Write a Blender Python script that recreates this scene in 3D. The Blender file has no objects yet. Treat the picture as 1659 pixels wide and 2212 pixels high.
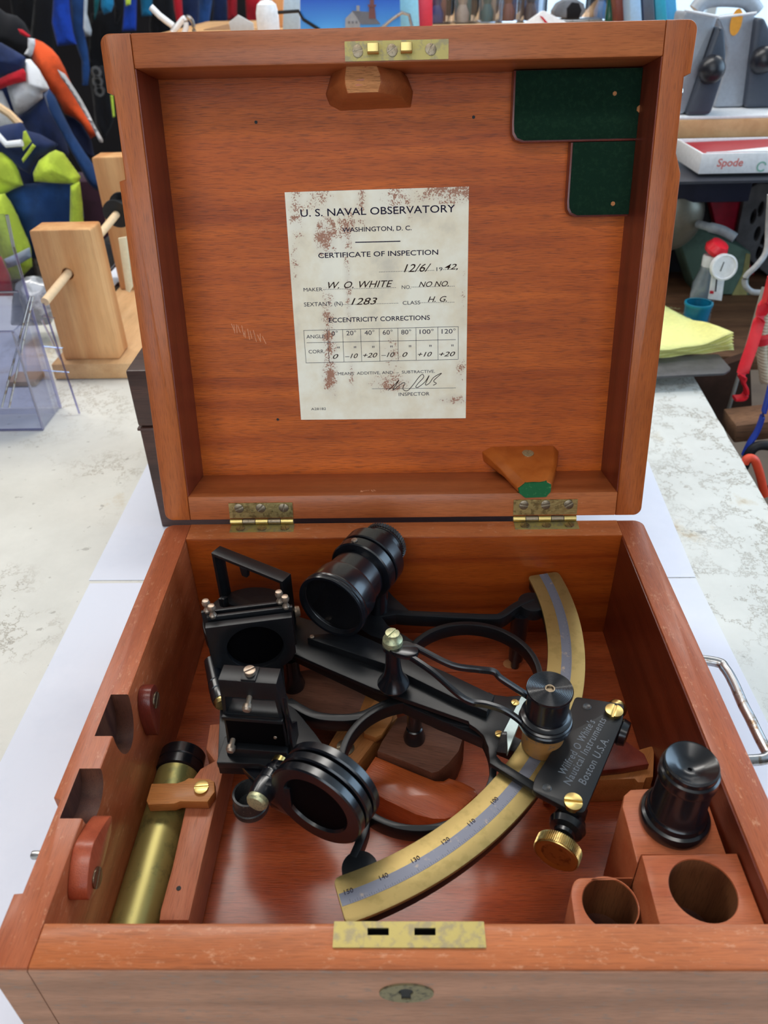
import bpy, bmesh, math, random
from mathutils import Vector, Matrix, Euler, geometry, noise
random.seed(4)
S = bpy.context.scene
C = S.collection
# ------------------------------------------------------------------ camera
CAM = Vector((-0.0016, -0.1438, 0.2846)); ROT = (0.9598, 0.0206, 0.0111); F = 1656.3
cd = bpy.data.cameras.new('camera'); cam = bpy.data.objects.new('camera', cd); C.objects.link(cam)
cam.location = CAM; cam.rotation_euler = ROT
cd.sensor_fit = 'VERTICAL'; cd.sensor_height = 36; cd.sensor_width = 27; cd.lens = F / 2212 * 36
cd.clip_start = 0.01
cd.dof.use_dof = True; cd.dof.focus_distance = 0.43; cd.dof.aperture_fstop = 14.5
S.camera = cam
# ------------------------------------------------------------------ light
S.view_settings.view_transform = 'Standard'; S.view_settings.look = 'None'
S.view_settings.gamma = 1; S.view_settings.use_curve_mapping = False
S.view_settings.exposure = -0.80
w = bpy.data.worlds.new('sky'); S.world = w; w.use_nodes = True
bg = w.node_tree.nodes['Background']; bg.inputs[0].default_value = (0.62, 0.82, 1.0, 1); bg.inputs[1].default_value = 3.0
def area(name, loc, rot, sx, sy, power, col):
    l = bpy.data.lights.new(name, 'AREA'); l.shape = 'RECTANGLE'; l.size = sx; l.size_y = sy; l.energy = power; l.color = col
    o = bpy.data.objects.new(name, l); C.objects.link(o); o.location = loc; o.rotation_euler = rot; return o
H2 = math.pi/2
area('window_daylight', (2.12, 0.6, 0.75), (0, H2, 0), 1.3, 2.2, 52, (0.50, 0.74, 1.0))        # right wall window
area('back_window_daylight', (1.25, 3.5, 0.55), (-H2, 0, 0), 1.7, 1.2, 32, (0.75, 0.88, 1.0))  # back wall window
area('rear_fill_light', (-0.4, -2.15, 0.75), (H2, 0, 0), 2.4, 1.2, 28, (0.93, 0.97, 1.0))  # unseen fill light behind the camera, added to brighten the lid and card
LAMPS = [(-0.25, 0.95, 1.45), (-0.25, -0.75, 1.45), (-1.5, 1.4, 1.45), (1.2, 1.9, 1.45)]
for i, (x, y, z) in enumerate(LAMPS):
    area('ceiling_lamp_light', (x, y, z - 0.06), (0, 0, 0), 1.2, 0.28, (19, 9, 17, 17)[i], (1.0, 0.96, 0.9))

# ------------------------------------------------------------------ helpers
def Rm(): return Euler(ROT, 'XYZ').to_matrix()
RM = Rm()
def ray(px, py): return RM @ Vector(((px - 829.5)/F, -(py - 1106)/F, -1))
def at(px, py, z=None, y=None, x=None):
    """world point seen at a pixel, on the horizontal plane z (or the vertical plane y / x)"""
    d = ray(px, py)
    k = (z - CAM.z)/d.z if z is not None else ((y - CAM.y)/d.y if y is not None else (x - CAM.x)/d.x)
    return CAM + d*k
def srgb(r, g, b):
    f = lambda c: (c/255/12.92) if c/255 <= 0.04045 else ((c/255 + 0.055)/1.055)**2.4
    return (f(r), f(g), f(b), 1)
MATS = {}
def nodes(name):
    m = bpy.data.materials.new(name); m.use_nodes = True; nt = m.node_tree
    return m, nt, nt.nodes['Principled BSDF']
def N(nt, t, **k):
    n = nt.nodes.new(t)
    for a, b in k.items(): setattr(n, a, b)
    return n
def ramp(nt, stops):
    r = N(nt, 'ShaderNodeValToRGB'); e = r.color_ramp.elements
    while len(e) < len(stops): e.new(0.5)
    for q, (p, c) in zip(e, stops): q.position = p; q.color = c
    return r
def wood(name, c1, c2, axis='x', rough=0.38, scale=1.0, coat=0.25, wear=None, wear_at=0.62, tilt=0.0, pores=0.6, yaw=0.0, bump=0.25):
    m, nt, b = nodes(name); L = nt.links
    tc = N(nt, 'ShaderNodeTexCoord'); v = tc.outputs['Object']
    if tilt:
        vr = N(nt, 'ShaderNodeVectorRotate', rotation_type='X_AXIS'); vr.inputs['Angle'].default_value = tilt; L.new(v, vr.inputs['Vector']); v = vr.outputs[0]
    if yaw:
        vr = N(nt, 'ShaderNodeVectorRotate', rotation_type='Z_AXIS'); vr.inputs['Angle'].default_value = yaw; L.new(v, vr.inputs['Vector']); v = vr.outputs[0]
    def mp(al, cr, seed=0):
        s = [cr*scale]*3; s['xyz'.index(axis)] = al*scale
        q = N(nt, 'ShaderNodeMapping'); q.inputs['Scale'].default_value = s; q.inputs['Location'].default_value = (seed, seed*1.7, seed*0.3)
        L.new(v, q.inputs[0]); return q.outputs[0]
    n1 = N(nt, 'ShaderNodeTexNoise'); n1.inputs['Scale'].default_value = 1; n1.inputs['Detail'].default_value = 6; n1.inputs['Distortion'].default_value = 0.35
    L.new(mp(5, 95), n1.inputs['Vector'])
    n2 = N(nt, 'ShaderNodeTexNoise'); n2.inputs['Scale'].default_value = 1; n2.inputs['Detail'].default_value = 3
    L.new(mp(120, 2300, 3), n2.inputs['Vector'])
    n3 = N(nt, 'ShaderNodeTexNoise'); n3.inputs['Scale'].default_value = 1; n3.inputs['Detail'].default_value = 5; n3.inputs['Roughness'].default_value = 0.65
    L.new(mp(14, 22, 9), n3.inputs['Vector'])
    r1 = ramp(nt, [(0.32, c1), (0.68, c2)]); L.new(n1.outputs['Fac'], r1.inputs[0])
    rp = ramp(nt, [(0.34, (1-pores*0.75,)*3+(1,)), (0.50, (1, 1, 1, 1))]); L.new(n2.outputs['Fac'], rp.inputs[0])
    mx = N(nt, 'ShaderNodeMix', data_type='RGBA', blend_type='MULTIPLY'); mx.inputs['Factor'].default_value = 1
    L.new(r1.outputs[0], mx.inputs[6]); L.new(rp.outputs[0], mx.inputs[7])
    rb = ramp(nt, [(0.3, (0.86, 0.85, 0.84, 1)), (0.75, (1.14, 1.14, 1.12, 1))]); L.new(n3.outputs['Fac'], rb.inputs[0])
    m2 = N(nt, 'ShaderNodeMix', data_type='RGBA', blend_type='MULTIPLY'); m2.inputs['Factor'].default_value = 1
    L.new(mx.outputs[2], m2.inputs[6]); L.new(rb.outputs[0], m2.inputs[7]); out = m2.outputs[2]
    if wear:
        n4 = N(nt, 'ShaderNodeTexNoise'); n4.inputs['Scale'].default_value = 1; n4.inputs['Detail'].default_value = 9; n4.inputs['Roughness'].default_value = 0.75
        L.new(mp(180, 420, 5), n4.inputs['Vector'])
        rw = ramp(nt, [(wear_at, (0, 0, 0, 1)), (wear_at + 0.1, (0.7, 0.7, 0.7, 1))]); L.new(n4.outputs['Fac'], rw.inputs[0])
        m3 = N(nt, 'ShaderNodeMix', data_type='RGBA'); L.new(rw.outputs[0], m3.inputs['Factor']); L.new(out, m3.inputs[6]); m3.inputs[7].default_value = wear; out = m3.outputs[2]
    L.new(out, b.inputs['Base Color'])
    b.inputs['Roughness'].default_value = rough; b.inputs['Coat Weight'].default_value = coat; b.inputs['Coat Roughness'].default_value = 0.2
    b.inputs['Specular IOR Level'].default_value = 0.32
    bp = N(nt, 'ShaderNodeBump'); bp.inputs['Strength'].default_value = bump; bp.inputs['Distance'].default_value = 0.0005
    L.new(n2.outputs['Fac'], bp.inputs['Height']); L.new(bp.outputs[0], b.inputs['Normal'])
    return m
def plain(name, col, rough=0.5, metal=0.0, spot=None, spot_scale=200, spot_at=0.62, coat=0.0, bump=0.0, bump_scale=300, alpha=None, spec=None, sheen=0.0, trans=0.0):
    m, nt, b = nodes(name); L = nt.links
    tc = N(nt, 'ShaderNodeTexCoord')
    n = N(nt, 'ShaderNodeTexNoise'); n.inputs['Scale'].default_value = spot_scale; n.inputs['Detail'].default_value = 6; n.inputs['Roughness'].default_value = 0.65
    L.new(tc.outputs['Object'], n.inputs['Vector'])
    c2 = spot if spot else tuple(min(1, c*1.18) for c in col[:3]) + (1,)
    r = ramp(nt, [(spot_at if spot else 0.35, col), ((spot_at + 0.12) if spot else 0.75, c2)])
    L.new(n.outputs['Fac'], r.inputs[0]); L.new(r.outputs[0], b.inputs['Base Color'])
    b.inputs['Roughness'].default_value = rough; b.inputs['Metallic'].default_value = metal; b.inputs['Coat Weight'].default_value = coat
    b.inputs['Coat Roughness'].default_value = 0.14
    if sheen: b.inputs['Sheen Weight'].default_value = sheen
    if trans: b.inputs['Transmission Weight'].default_value = trans; b.inputs['IOR'].default_value = 1.45
    if spec is not None: b.inputs['Specular IOR Level'].default_value = spec
    if bump:
        n2 = N(nt, 'ShaderNodeTexNoise'); n2.inputs['Scale'].default_value = bump_scale; n2.inputs['Detail'].default_value = 4
        L.new(tc.outputs['Object'], n2.inputs['Vector'])
        bp = N(nt, 'ShaderNodeBump'); bp.inputs['Strength'].default_value = bump; bp.inputs['Distance'].default_value = 0.001
        L.new(n2.outputs['Fac'], bp.inputs['Height']); L.new(bp.outputs[0], b.inputs['Normal'])
    return m
def clear(name, tint=(0.9, 0.92, 1, 1), gloss=0.12, rough=0.05):
    m = bpy.data.materials.new(name); m.use_nodes = True; nt = m.node_tree; nt.nodes.clear(); L = nt.links
    o = N(nt, 'ShaderNodeOutputMaterial'); t = N(nt, 'ShaderNodeBsdfTransparent'); t.inputs[0].default_value = tint
    g = N(nt, 'ShaderNodeBsdfGlossy'); g.inputs['Roughness'].default_value = rough
    lw = N(nt, 'ShaderNodeLayerWeight'); lw.inputs[0].default_value = 0.5; f = N(nt, 'ShaderNodeMath', operation='POWER'); L.new(lw.outputs['Facing'], f.inputs[0]); f.inputs[1].default_value = 4
    a = N(nt, 'ShaderNodeMath', operation='ADD'); a.inputs[1].default_value = gloss - 0.06; a.use_clamp = True
    L.new(f.outputs[0], a.inputs[0]); mx = N(nt, 'ShaderNodeMixShader'); L.new(a.outputs[0], mx.inputs[0]); L.new(t.outputs[0], mx.inputs[1]); L.new(g.outputs[0], mx.inputs[2]); L.new(mx.outputs[0], o.inputs[0])
    return m
def emit(name, col, s):
    m, nt, b = nodes(name); b.inputs['Base Color'].default_value = col; b.inputs['Emission Color'].default_value = col; b.inputs['Emission Strength'].default_value = s; return m

def link(name, me, mat, parent=None, angle=35, smooth=True):
    me.name = name
    if mat and not me.materials: me.materials.append(mat)
    if smooth:
        me.shade_smooth(); me.set_sharp_from_angle(angle=math.radians(angle))
    o = bpy.data.objects.new(name, me); C.objects.link(o)
    if parent is not None:
        o.parent = parent
        if parent.type == 'EMPTY': o.matrix_parent_inverse = Matrix.Translation(-parent.location)
    return o
def tag(o, label, cat, group=None):
    o['label'] = label; o['category'] = cat
    if group: o['group'] = group
    return o
def thing(name, label, cat, loc, group=None):
    o = bpy.data.objects.new(name, None); C.objects.link(o); o.location = loc; o.empty_display_size = 0.01
    return tag(o, label, cat, group)
def b2m(bm):
    me = bpy.data.meshes.new('m'); bmesh.ops.recalc_face_normals(bm, faces=bm.faces[:]); bm.to_mesh(me); bm.free(); return me
def box_bm(x0, x1, y0, y1, z0, z1, bev=0.0, seg=2, M=None):
    bm = bmesh.new(); bmesh.ops.create_cube(bm, size=1)
    bmesh.ops.scale(bm, vec=(x1-x0, y1-y0, z1-z0), verts=bm.verts); bmesh.ops.translate(bm, vec=((x0+x1)/2, (y0+y1)/2, (z0+z1)/2), verts=bm.verts)
    if bev: bmesh.ops.bevel(bm, geom=bm.edges[:], offset=bev, segments=seg, profile=0.5, affect='EDGES')
    if M is not None: bmesh.ops.transform(bm, matrix=M, verts=bm.verts)
    return bm
def box(name, x0, x1, y0, y1, z0, z1, mat, parent=None, bev=0.0, M=None, seg=2):
    return link(name, b2m(box_bm(x0, x1, y0, y1, z0, z1, bev, seg, M)), mat, parent)
def frame_axes(o, xa, za):
    """matrix with origin o, z axis za, x axis close to xa"""
    z = Vector(za).normalized(); x = Vector(xa); x = (x - z*x.dot(z)).normalized(); y = z.cross(x)
    M = Matrix((x, y, z)).transposed().to_4x4(); M.translation = Vector(o); return M
def prism_me(loops, z0, z1, M=None, bev=0.0):
    cu = bpy.data.curves.new('c', 'CURVE'); cu.dimensions = '2D'; cu.fill_mode = 'BOTH'
    for lp in loops:
        s = cu.splines.new('POLY'); s.points.add(len(lp)-1)
        for q, p in zip(s.points, lp): q.co = (p[0], p[1], 0, 1)
        s.use_cyclic_u = True
    h = (z1-z0)/2
    cu.extrude = max(h-bev, 1e-6)
    if bev: cu.bevel_depth = bev; cu.bevel_resolution = 1; cu.offset = -bev
    o = bpy.data.objects.new('c', cu); me = bpy.data.meshes.new_from_object(o)
    bpy.data.objects.remove(o); bpy.data.curves.remove(cu)
    T = Matrix.Translation((0, 0, (z0+z1)/2)); me.transform(M @ T if M is not None else T)
    bm = bmesh.new(); bm.from_mesh(me); bmesh.ops.remove_doubles(bm, verts=bm.verts, dist=1e-6); bmesh.ops.recalc_face_normals(bm, faces=bm.faces[:]); bm.to_mesh(me); bm.free()
    return me
def prism(name, loops, z0, z1, mat, parent=None, M=None, bev=0.0, angle=35):
    return link(name, prism_me(loops, z0, z1, M, bev), mat, parent, angle)
def join(name, mes, mat, parent=None, angle=35):
    bm = bmesh.new()
    for me in mes:
        if isinstance(me, bmesh.types.BMesh):
            t = bpy.data.meshes.new('t'); me.to_mesh(t); me.free(); me = t
        bm.from_mesh(me)
    me = bpy.data.meshes.new(name); bm.to_mesh(me); bm.free()
    return link(name, me, mat, parent, angle)
def lathe_me(prof, M, n=48):
    bm = bmesh.new(); rings = []
    for r, z in prof:
        if r < 1e-6: rings.append([bm.verts.new((0, 0, z))])
        else: rings.append([bm.verts.new((r*math.cos(2*math.pi*i/n), r*math.sin(2*math.pi*i/n), z)) for i in range(n)])
    for a, b in zip(rings, rings[1:]):
        for i in range(n):
            j = (i+1) % n
            if len(a) == 1 and len(b) == 1: continue
            if len(a) == 1: bm.faces.new((a[0], b[i], b[j]))
            elif len(b) == 1: bm.faces.new((a[i], a[j], b[0]))
            else: bm.faces.new((a[i], a[j], b[j], b[i]))
    bmesh.ops.transform(bm, matrix=M, verts=bm.verts)
    return b2m(bm)
def lathe(name, prof, M, mat, parent=None, n=48, angle=30): return link(name, lathe_me(prof, M, n), mat, parent, angle)
def up(p): return Matrix.Translation(Vector(p))
def along(p, d): return frame_axes(p, (0, 0, 1) if abs(Vector(d).normalized().z) < 0.9 else (1, 0, 0), d)
def smooth_path(P, n=8, closed=False):
    P = [Vector(p) for p in P]; out = []; m = len(P)
    rng = range(m if closed else m-1)
    for i in rng:
        g = (lambda k: P[k % m]) if closed else (lambda k: P[max(0, min(m-1, k))])
        a, b, c, d = g(i-1), g(i), g(i+1), g(i+2)
        for k in range(n):
            t = k/n
            out.append(0.5*((2*b) + (c-a)*t + (2*a-5*b+4*c-d)*t*t + (3*b-a-3*c+d)*t**3))
    if not closed: out.append(P[-1])
    return out
def tube_me(P, r, n=12, cap=True, flat=None):
    """tube along 3D points; r number or list; flat=(w,h) rectangular section half sizes, w horizontal"""
    bm = bmesh.new(); rings = []; P = [Vector(p) for p in P]
    for i, p in enumerate(P):
        t = (P[min(i+1, len(P)-1)] - P[max(i-1, 0)]).normalized()
        s = t.cross(Vector((0, 0, 1)))
        s = s.normalized() if s.length > 1e-4 else Vector((1, 0, 0))
        u = s.cross(t)
        if flat: ring = [bm.verts.new(p + s*a*flat[0] + u*b*flat[1]) for a, b in ((-1, -.6), (-.6, -1), (.6, -1), (1, -.6), (1, .6), (.6, 1), (-.6, 1), (-1, .6))]
        else:
            rr = r[i] if isinstance(r, (list, tuple)) else r
            ring = [bm.verts.new(p + (s*math.cos(2*math.pi*k/n) + u*math.sin(2*math.pi*k/n))*rr) for k in range(n)]
        rings.append(ring)
    m = len(rings[0])
    for a, b in zip(rings, rings[1:]):
        for k in range(m): bm.faces.new((a[k], a[(k+1) % m], b[(k+1) % m], b[k]))
    if cap: bm.faces.new(rings[0]); bm.faces.new(rings[-1][::-1])
    return b2m(bm)
def tube(name, P, r, mat, parent=None, n=12, flat=None): return link(name, tube_me(P, r, n, True, flat), mat, parent, 40)
def stroke(P, w):
    """closed outline of a thick 2D line"""
    P = [Vector((p[0], p[1])) for p in P]; L = []; Rr = []
    for i, p in enumerate(P):
        t = (P[min(i+1, len(P)-1)] - P[max(i-1, 0)]).normalized(); nrm = Vector((-t.y, t.x))
        ww = w if not isinstance(w, (list, tuple)) else w[0] + (w[1]-w[0])*i/(len(P)-1)
        L.append(p + nrm*ww/2); Rr.append(p - nrm*ww/2)
    return L + Rr[::-1]
def arc2(c, r, a0, a1, n=40): return [(c[0] + r*math.cos(math.radians(a0+(a1-a0)*i/n)), c[1] + r*math.sin(math.radians(a0+(a1-a0)*i/n))) for i in range(n+1)]
def xy(pts, z): return [at(a, b, z=z).xy for a, b in pts]
def rounded(pts, r, n=4):
    P = [Vector((p[0], p[1])) for p in pts]; out = []; m = len(P)
    for i in range(m):
        a, b, c = P[i-1], P[i], P[(i+1) % m]; d1 = (a-b); d2 = (c-b); rr = min(r, d1.length*0.45, d2.length*0.45)
        s = b + d1.normalized()*rr; e = b + d2.normalized()*rr
        for k in range(n+1):
            t = k/n; out.append(s*(1-t)**2 + b*2*t*(1-t) + e*t*t)
    return out
def text_me(s, size, M, extrude=0.00005, shear=0.0, bold=0.0, space=1.0, ax='CENTER', sx=1.0):
    cu = bpy.data.curves.new('t', 'FONT'); cu.body = s; cu.size = size; cu.extrude = extrude; cu.shear = shear; cu.offset = bold
    cu.space_character = space; cu.align_x = ax; cu.align_y = 'BOTTOM_BASELINE' if False else 'CENTER'; cu.resolution_u = 3
    o = bpy.data.objects.new('t', cu); me = bpy.data.meshes.new_from_object(o); bpy.data.objects.remove(o); bpy.data.curves.remove(cu)
    me.transform(M @ Matrix.Diagonal((sx, 1, 1, 1))); return me
def boolean(o, cutters, op='DIFFERENCE'):
    for c in cutters:
        md = o.modifiers.new('b', 'BOOLEAN'); md.operation = op; md.object = c; md.solver = 'EXACT'
    dg = bpy.context.evaluated_depsgraph_get(); dg.update()
    me = bpy.data.meshes.new_from_object(o.evaluated_get(dg)); o.modifiers.clear(); old = o.data; nm = old.name; o.data = me; bpy.data.meshes.remove(old); me.name = nm
    me.shade_smooth(); me.set_sharp_from_angle(angle=math.radians(35))
    for c in cutters: bpy.data.objects.remove(c)
def screw(name, p, n, r, mat, parent, slot=0.6, h=0.0008, xa=(1, 0, 0)):
    """slotted flat screw head: dish with a real groove"""
    M = frame_axes(p, xa, n) @ Matrix.Rotation(slot, 4, 'Z'); g = r*0.13
    def half(s):
        pts = [(r*math.cos(a), s*g + s*abs(r*math.sin(a))*0.985) for a in [math.pi*k/14 for k in range(15)]]
        return prism_me([[(x, y) for x, y in pts]], h*0.4, h, M, bev=min(0.0002, h*0.2))
    base = lathe_me([(0, -h), (r, -h), (r, h*0.45), (0, h*0.45)], M, 24)
    return join(name, [half(1), half(-1), base], mat, parent)

# ------------------------------------------------------------------ materials
rimc = srgb(196, 118, 80)
W_rim_x = wood('rim_wood_x', srgb(168, 90, 48), srgb(196, 112, 64), 'x', 0.42, wear=srgb(206, 146, 110), wear_at=0.56, pores=0.3)
W_rim_y = wood('rim_wood_y', srgb(158, 77, 44), srgb(180, 97, 59), 'y', 0.42, wear=srgb(206, 146, 110), wear_at=0.57, pores=0.3)
W_in_x = wood('inner_wood_x', srgb(128, 50, 14), srgb(164, 76, 22), 'x', 0.3, coat=0.4, pores=0.35)
W_floor = wood('floor_wood', srgb(158, 66, 32), srgb(188, 90, 48), 'x', 0.3, coat=0.5, wear=srgb(190, 120, 90), wear_at=0.68, pores=0.5, bump=0.6)
TH = 0.2232
W_lid_x = wood('lid_wood_x', srgb(160, 84, 44), srgb(186, 106, 60), 'x', 0.42, wear=srgb(208, 160, 120), wear_at=0.66, pores=0.35)
W_lid_u = wood('lid_wood_u', srgb(156, 76, 30), srgb(184, 98, 44), 'z', 0.4, wear=srgb(204, 146, 100), wear_at=0.64, tilt=TH, pores=0.4)
W_panel = wood('lid_panel_wood', srgb(166, 72, 10), srgb(206, 100, 24), 'x', 0.45, coat=0.03, pores=0.55, bump=0.35)
W_out = wood('weathered_wood', srgb(152, 110, 88), srgb(184, 134, 108), 'x', 0.6, coat=0.0, wear=srgb(128, 116, 108), wear_at=0.55, pores=0.35)
W_red = wood('red_block_wood', srgb(160, 66, 28), srgb(198, 96, 46), 'x', 0.25, coat=0.6, yaw=0.45, pores=0.3, bump=0.5)
W_walnut = wood('walnut', srgb(92, 54, 40), srgb(126, 84, 66), 'x', 0.5, coat=0.0, pores=0.5, yaw=0.2)
W_tan = wood('tan_wood', srgb(160, 98, 50), srgb(190, 124, 70), 'y', 0.5, coat=0.1, pores=0.3, yaw=0.6)
W_clip = wood('clip_wood', srgb(172, 104, 50), srgb(196, 130, 72), 'x', 0.45, coat=0.1, pores=0.3)
W_rail = wood('rail_wood', srgb(175, 98, 66), srgb(193, 120, 87), 'y', 0.5, coat=0.1, pores=0.35, wear=srgb(206, 150, 110), wear_at=0.7)
W_block = wood('block_wood', srgb(175, 90, 55), srgb(191, 112, 74), 'x', 0.5, coat=0.1, pores=0.3, wear=srgb(208, 148, 104), wear_at=0.68)
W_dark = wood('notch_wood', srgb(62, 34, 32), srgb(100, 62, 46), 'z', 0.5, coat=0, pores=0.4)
W_button = wood('button_wood', srgb(92, 34, 28), srgb(122, 52, 40), 'z', 0.3, coat=0.3, pores=0.3)
W_wedge = wood('wedge_wood', srgb(178, 92, 34), srgb(196, 108, 46), 'z', 0.35, coat=0.3, pores=0.15)
W_raw = wood('raw_wood', srgb(186, 120, 72), srgb(206, 142, 92), 'x', 0.75, coat=0, pores=0.5, bump=1.0)
W_pine = wood('pine', srgb(194, 130, 78), srgb(226, 176, 122), 'z', 0.6, coat=0, pores=0.12, scale=0.45)
W_pine_y = wood('pine_y', srgb(200, 154, 108), srgb(220, 178, 132), 'y', 0.6, coat=0, pores=0.15, scale=0.5)
W_dowel = plain('dowel_wood', srgb(222, 190, 150), 0.6)
W_dbox = wood('dark_box_wood', srgb(54, 36, 32), srgb(86, 58, 50), 'x', 0.45, pores=0.4, scale=0.6, wear=srgb(120, 86, 70), wear_at=0.68)
W_brown = wood('brown_timber', srgb(92, 64, 46), srgb(130, 94, 68), 'x', 0.7, coat=0, scale=0.4)
K_matt = plain('black_enamel', (0.006, 0.0068, 0.0085, 1), 0.38, spot=(0.035, 0.04, 0.045, 1), spot_scale=900, spot_at=0.72, bump=0.04, bump_scale=1500, spec=0.38)
K_gloss = plain('gloss_black', (0.005, 0.006, 0.009, 1), 0.26, spot=(0.03, 0.03, 0.035, 1), spot_scale=1200, spot_at=0.74, coat=0.35)
K_deep = plain('deep_black', (0.003, 0.003, 0.004, 1), 0.6)
K_edge = plain('worn_black', (0.03, 0.032, 0.035, 1), 0.35, spot=(0.35, 0.27, 0.16, 1), spot_scale=1600, spot_at=0.6)
K_lens = plain('dark_shade_glass', (0.0015, 0.0015, 0.002, 1), 0.5, spec=0.03)
BRASS = plain('brass', (0.56, 0.42, 0.17, 1), 0.30, 1.0, spot=(0.30, 0.22, 0.09, 1), spot_scale=300, spot_at=0.5, bump=0.1, bump_scale=500)
BRASS_B = plain('bright_brass', (0.62, 0.46, 0.17, 1), 0.33, 1.0, spot=(0.55, 0.40, 0.16, 1), spot_scale=500, spot_at=0.6)
BRASS_ARC = plain('arc_brass', (0.42, 0.31, 0.12, 1), 0.45, 0.8, spot=(0.36, 0.27, 0.10, 1), spot_scale=160, spot_at=0.5, bump=0.05)
BRASS_T = plain('tube_brass', (0.42, 0.36, 0.12, 1), 0.4, 0.6, spot=(0.22, 0.22, 0.08, 1), spot_scale=60, spot_at=0.52)
BRASS_D = plain('dull_screw', (0.28, 0.22, 0.15, 1), 0.4, 1.0, spot=(0.12, 0.09, 0.06, 1), spot_scale=800, spot_at=0.55)
BRASS_L = plain('lock_brass', (0.42, 0.34, 0.12, 1), 0.5, 0.7, spot=(0.30, 0.25, 0.14, 1), spot_scale=220, spot_at=0.48, bump=0.1)
BRASS_P = plain('patina_screw', (0.50, 0.50, 0.30, 1), 0.45, 0.7, spot=(0.30, 0.33, 0.22, 1), spot_scale=900, spot_at=0.5)
SILVER = plain('silver_strip', (0.19, 0.20, 0.25, 1), 0.5, 0.5, spot=(0.46, 0.36, 0.27, 1), spot_scale=190, spot_at=0.58)
VERN = plain('vernier_silver', (0.42, 0.52, 0.52, 1), 0.35, 0.5)
STEEL = plain('steel', (0.45, 0.45, 0.46, 1), 0.3, 1.0, spot=(0.22, 0.15, 0.09, 1), spot_scale=160, spot_at=0.52)
PIN = plain('pin_metal', (0.42, 0.32, 0.24, 1), 0.4, 0.8, spot=(0.35, 0.30, 0.26, 1), spot_scale=900, spot_at=0.5)
FELT = plain('green_felt', srgb(22, 46, 34), 0.95, spot=srgb(30, 56, 40), spot_scale=400, spot_at=0.5, bump=0.5, bump_scale=2500, sheen=0.05, spec=0.05)
FELT2 = plain('bright_felt', srgb(40, 100, 62), 0.95, spot=srgb(90, 140, 90), spot_scale=500, spot_at=0.6, spec=0.1)
INK = plain('blue_black_ink', srgb(34, 28, 50), 0.8, spec=0.1)
PEN = plain('brown_ink', srgb(44, 26, 20), 0.8, spec=0.1)
ENGR = plain('engraved', srgb(98, 104, 112), 0.6)
GLASS = clear('clear_glass', (0.95, 0.96, 0.97, 1), 0.09)
PLAST = clear('clear_acrylic', (0.86, 0.88, 0.96, 1), 0.10)
PLEDGE = clear('acrylic_edge', (0.66, 0.66, 0.90, 1), 0.35, 0.2)
PAPER = plain('white_paper', srgb(226, 230, 244), 0.7, spot=srgb(220, 225, 240), spot_scale=6, spot_at=0.5)
SHELL = plain('white_plastic', srgb(225, 228, 232), 0.4)
# certificate paper: cream with brown foxing
def cert_mat(stains):
    m, nt, b = nodes('certificate_paper'); L = nt.links; tc = N(nt, 'ShaderNodeTexCoord')
    def noi(sc, det, rough=0.6):
        n = N(nt, 'ShaderNodeTexNoise'); n.inputs['Scale'].default_value = sc; n.inputs['Detail'].default_value = det; n.inputs['Roughness'].default_value = rough; L.new(tc.outputs['Object'], n.inputs[0]); return n.outputs['Fac']
    def mth(op, a, c):
        n = N(nt, 'ShaderNodeMath', operation=op)
        for k, v in enumerate((a, c)):
            if isinstance(v, (int, float)): n.inputs[k].default_value = v
            else: L.new(v, n.inputs[k])
        return n.outputs[0]
    acc = None
    for (cx, cz, rx, rz, k) in stains:
        sub = N(nt, 'ShaderNodeVectorMath', operation='SUBTRACT'); L.new(tc.outputs['Object'], sub.inputs[0]); sub.inputs[1].default_value = (cx, 0, cz)
        mul = N(nt, 'ShaderNodeVectorMath', operation='MULTIPLY'); L.new(sub.outputs[0], mul.inputs[0]); mul.inputs[1].default_value = (1/rx, 0, 1/rz)
        ln = N(nt, 'ShaderNodeVectorMath', operation='LENGTH'); L.new(mul.outputs[0], ln.inputs[0])
        v = mth('MULTIPLY', mth('MAXIMUM', mth('SUBTRACT', 1.0, ln.outputs['Value']), 0.0), k)
        acc = v if acc is None else mth('MAXIMUM', acc, v)
    fine = noi(1100, 4, 0.7); mid = noi(160, 4)
    grain = mth('ADD', mth('MULTIPLY', mth('SUBTRACT', fine, 0.5), 2.6), mth('MULTIPLY', mth('SUBTRACT', mid, 0.5), 2.0))
    sig = mth('ADD', mth('MULTIPLY', acc, 0.80), mth('MULTIPLY', grain, mth('MINIMUM', mth('MULTIPLY', acc, 3.0), 1.0)))
    r1 = ramp(nt, [(0.44, (0, 0, 0, 1)), (0.52, (1, 1, 1, 1))]); L.new(sig, r1.inputs[0])
    base = ramp(nt, [(0.40, srgb(255, 249, 230)), (0.58, srgb(246, 234, 208)), (0.75, srgb(222, 212, 192))]); L.new(noi(40, 6), base.inputs[0])
    m1 = N(nt, 'ShaderNodeMix', data_type='RGBA'); L.new(mth('MINIMUM', mth('MULTIPLY', acc, 0.5), 0.4), m1.inputs['Factor']); L.new(base.outputs[0], m1.inputs[6]); m1.inputs[7].default_value = srgb(190, 172, 160)
    m2 = N(nt, 'ShaderNodeMix', data_type='RGBA'); L.new(r1.outputs[0], m2.inputs['Factor']); L.new(m1.outputs[2], m2.inputs[6]); m2.inputs[7].default_value = srgb(172, 122, 98)
    L.new(m2.outputs[2], b.inputs['Base Color']); b.inputs['Roughness'].default_value = 0.6; return m
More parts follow.
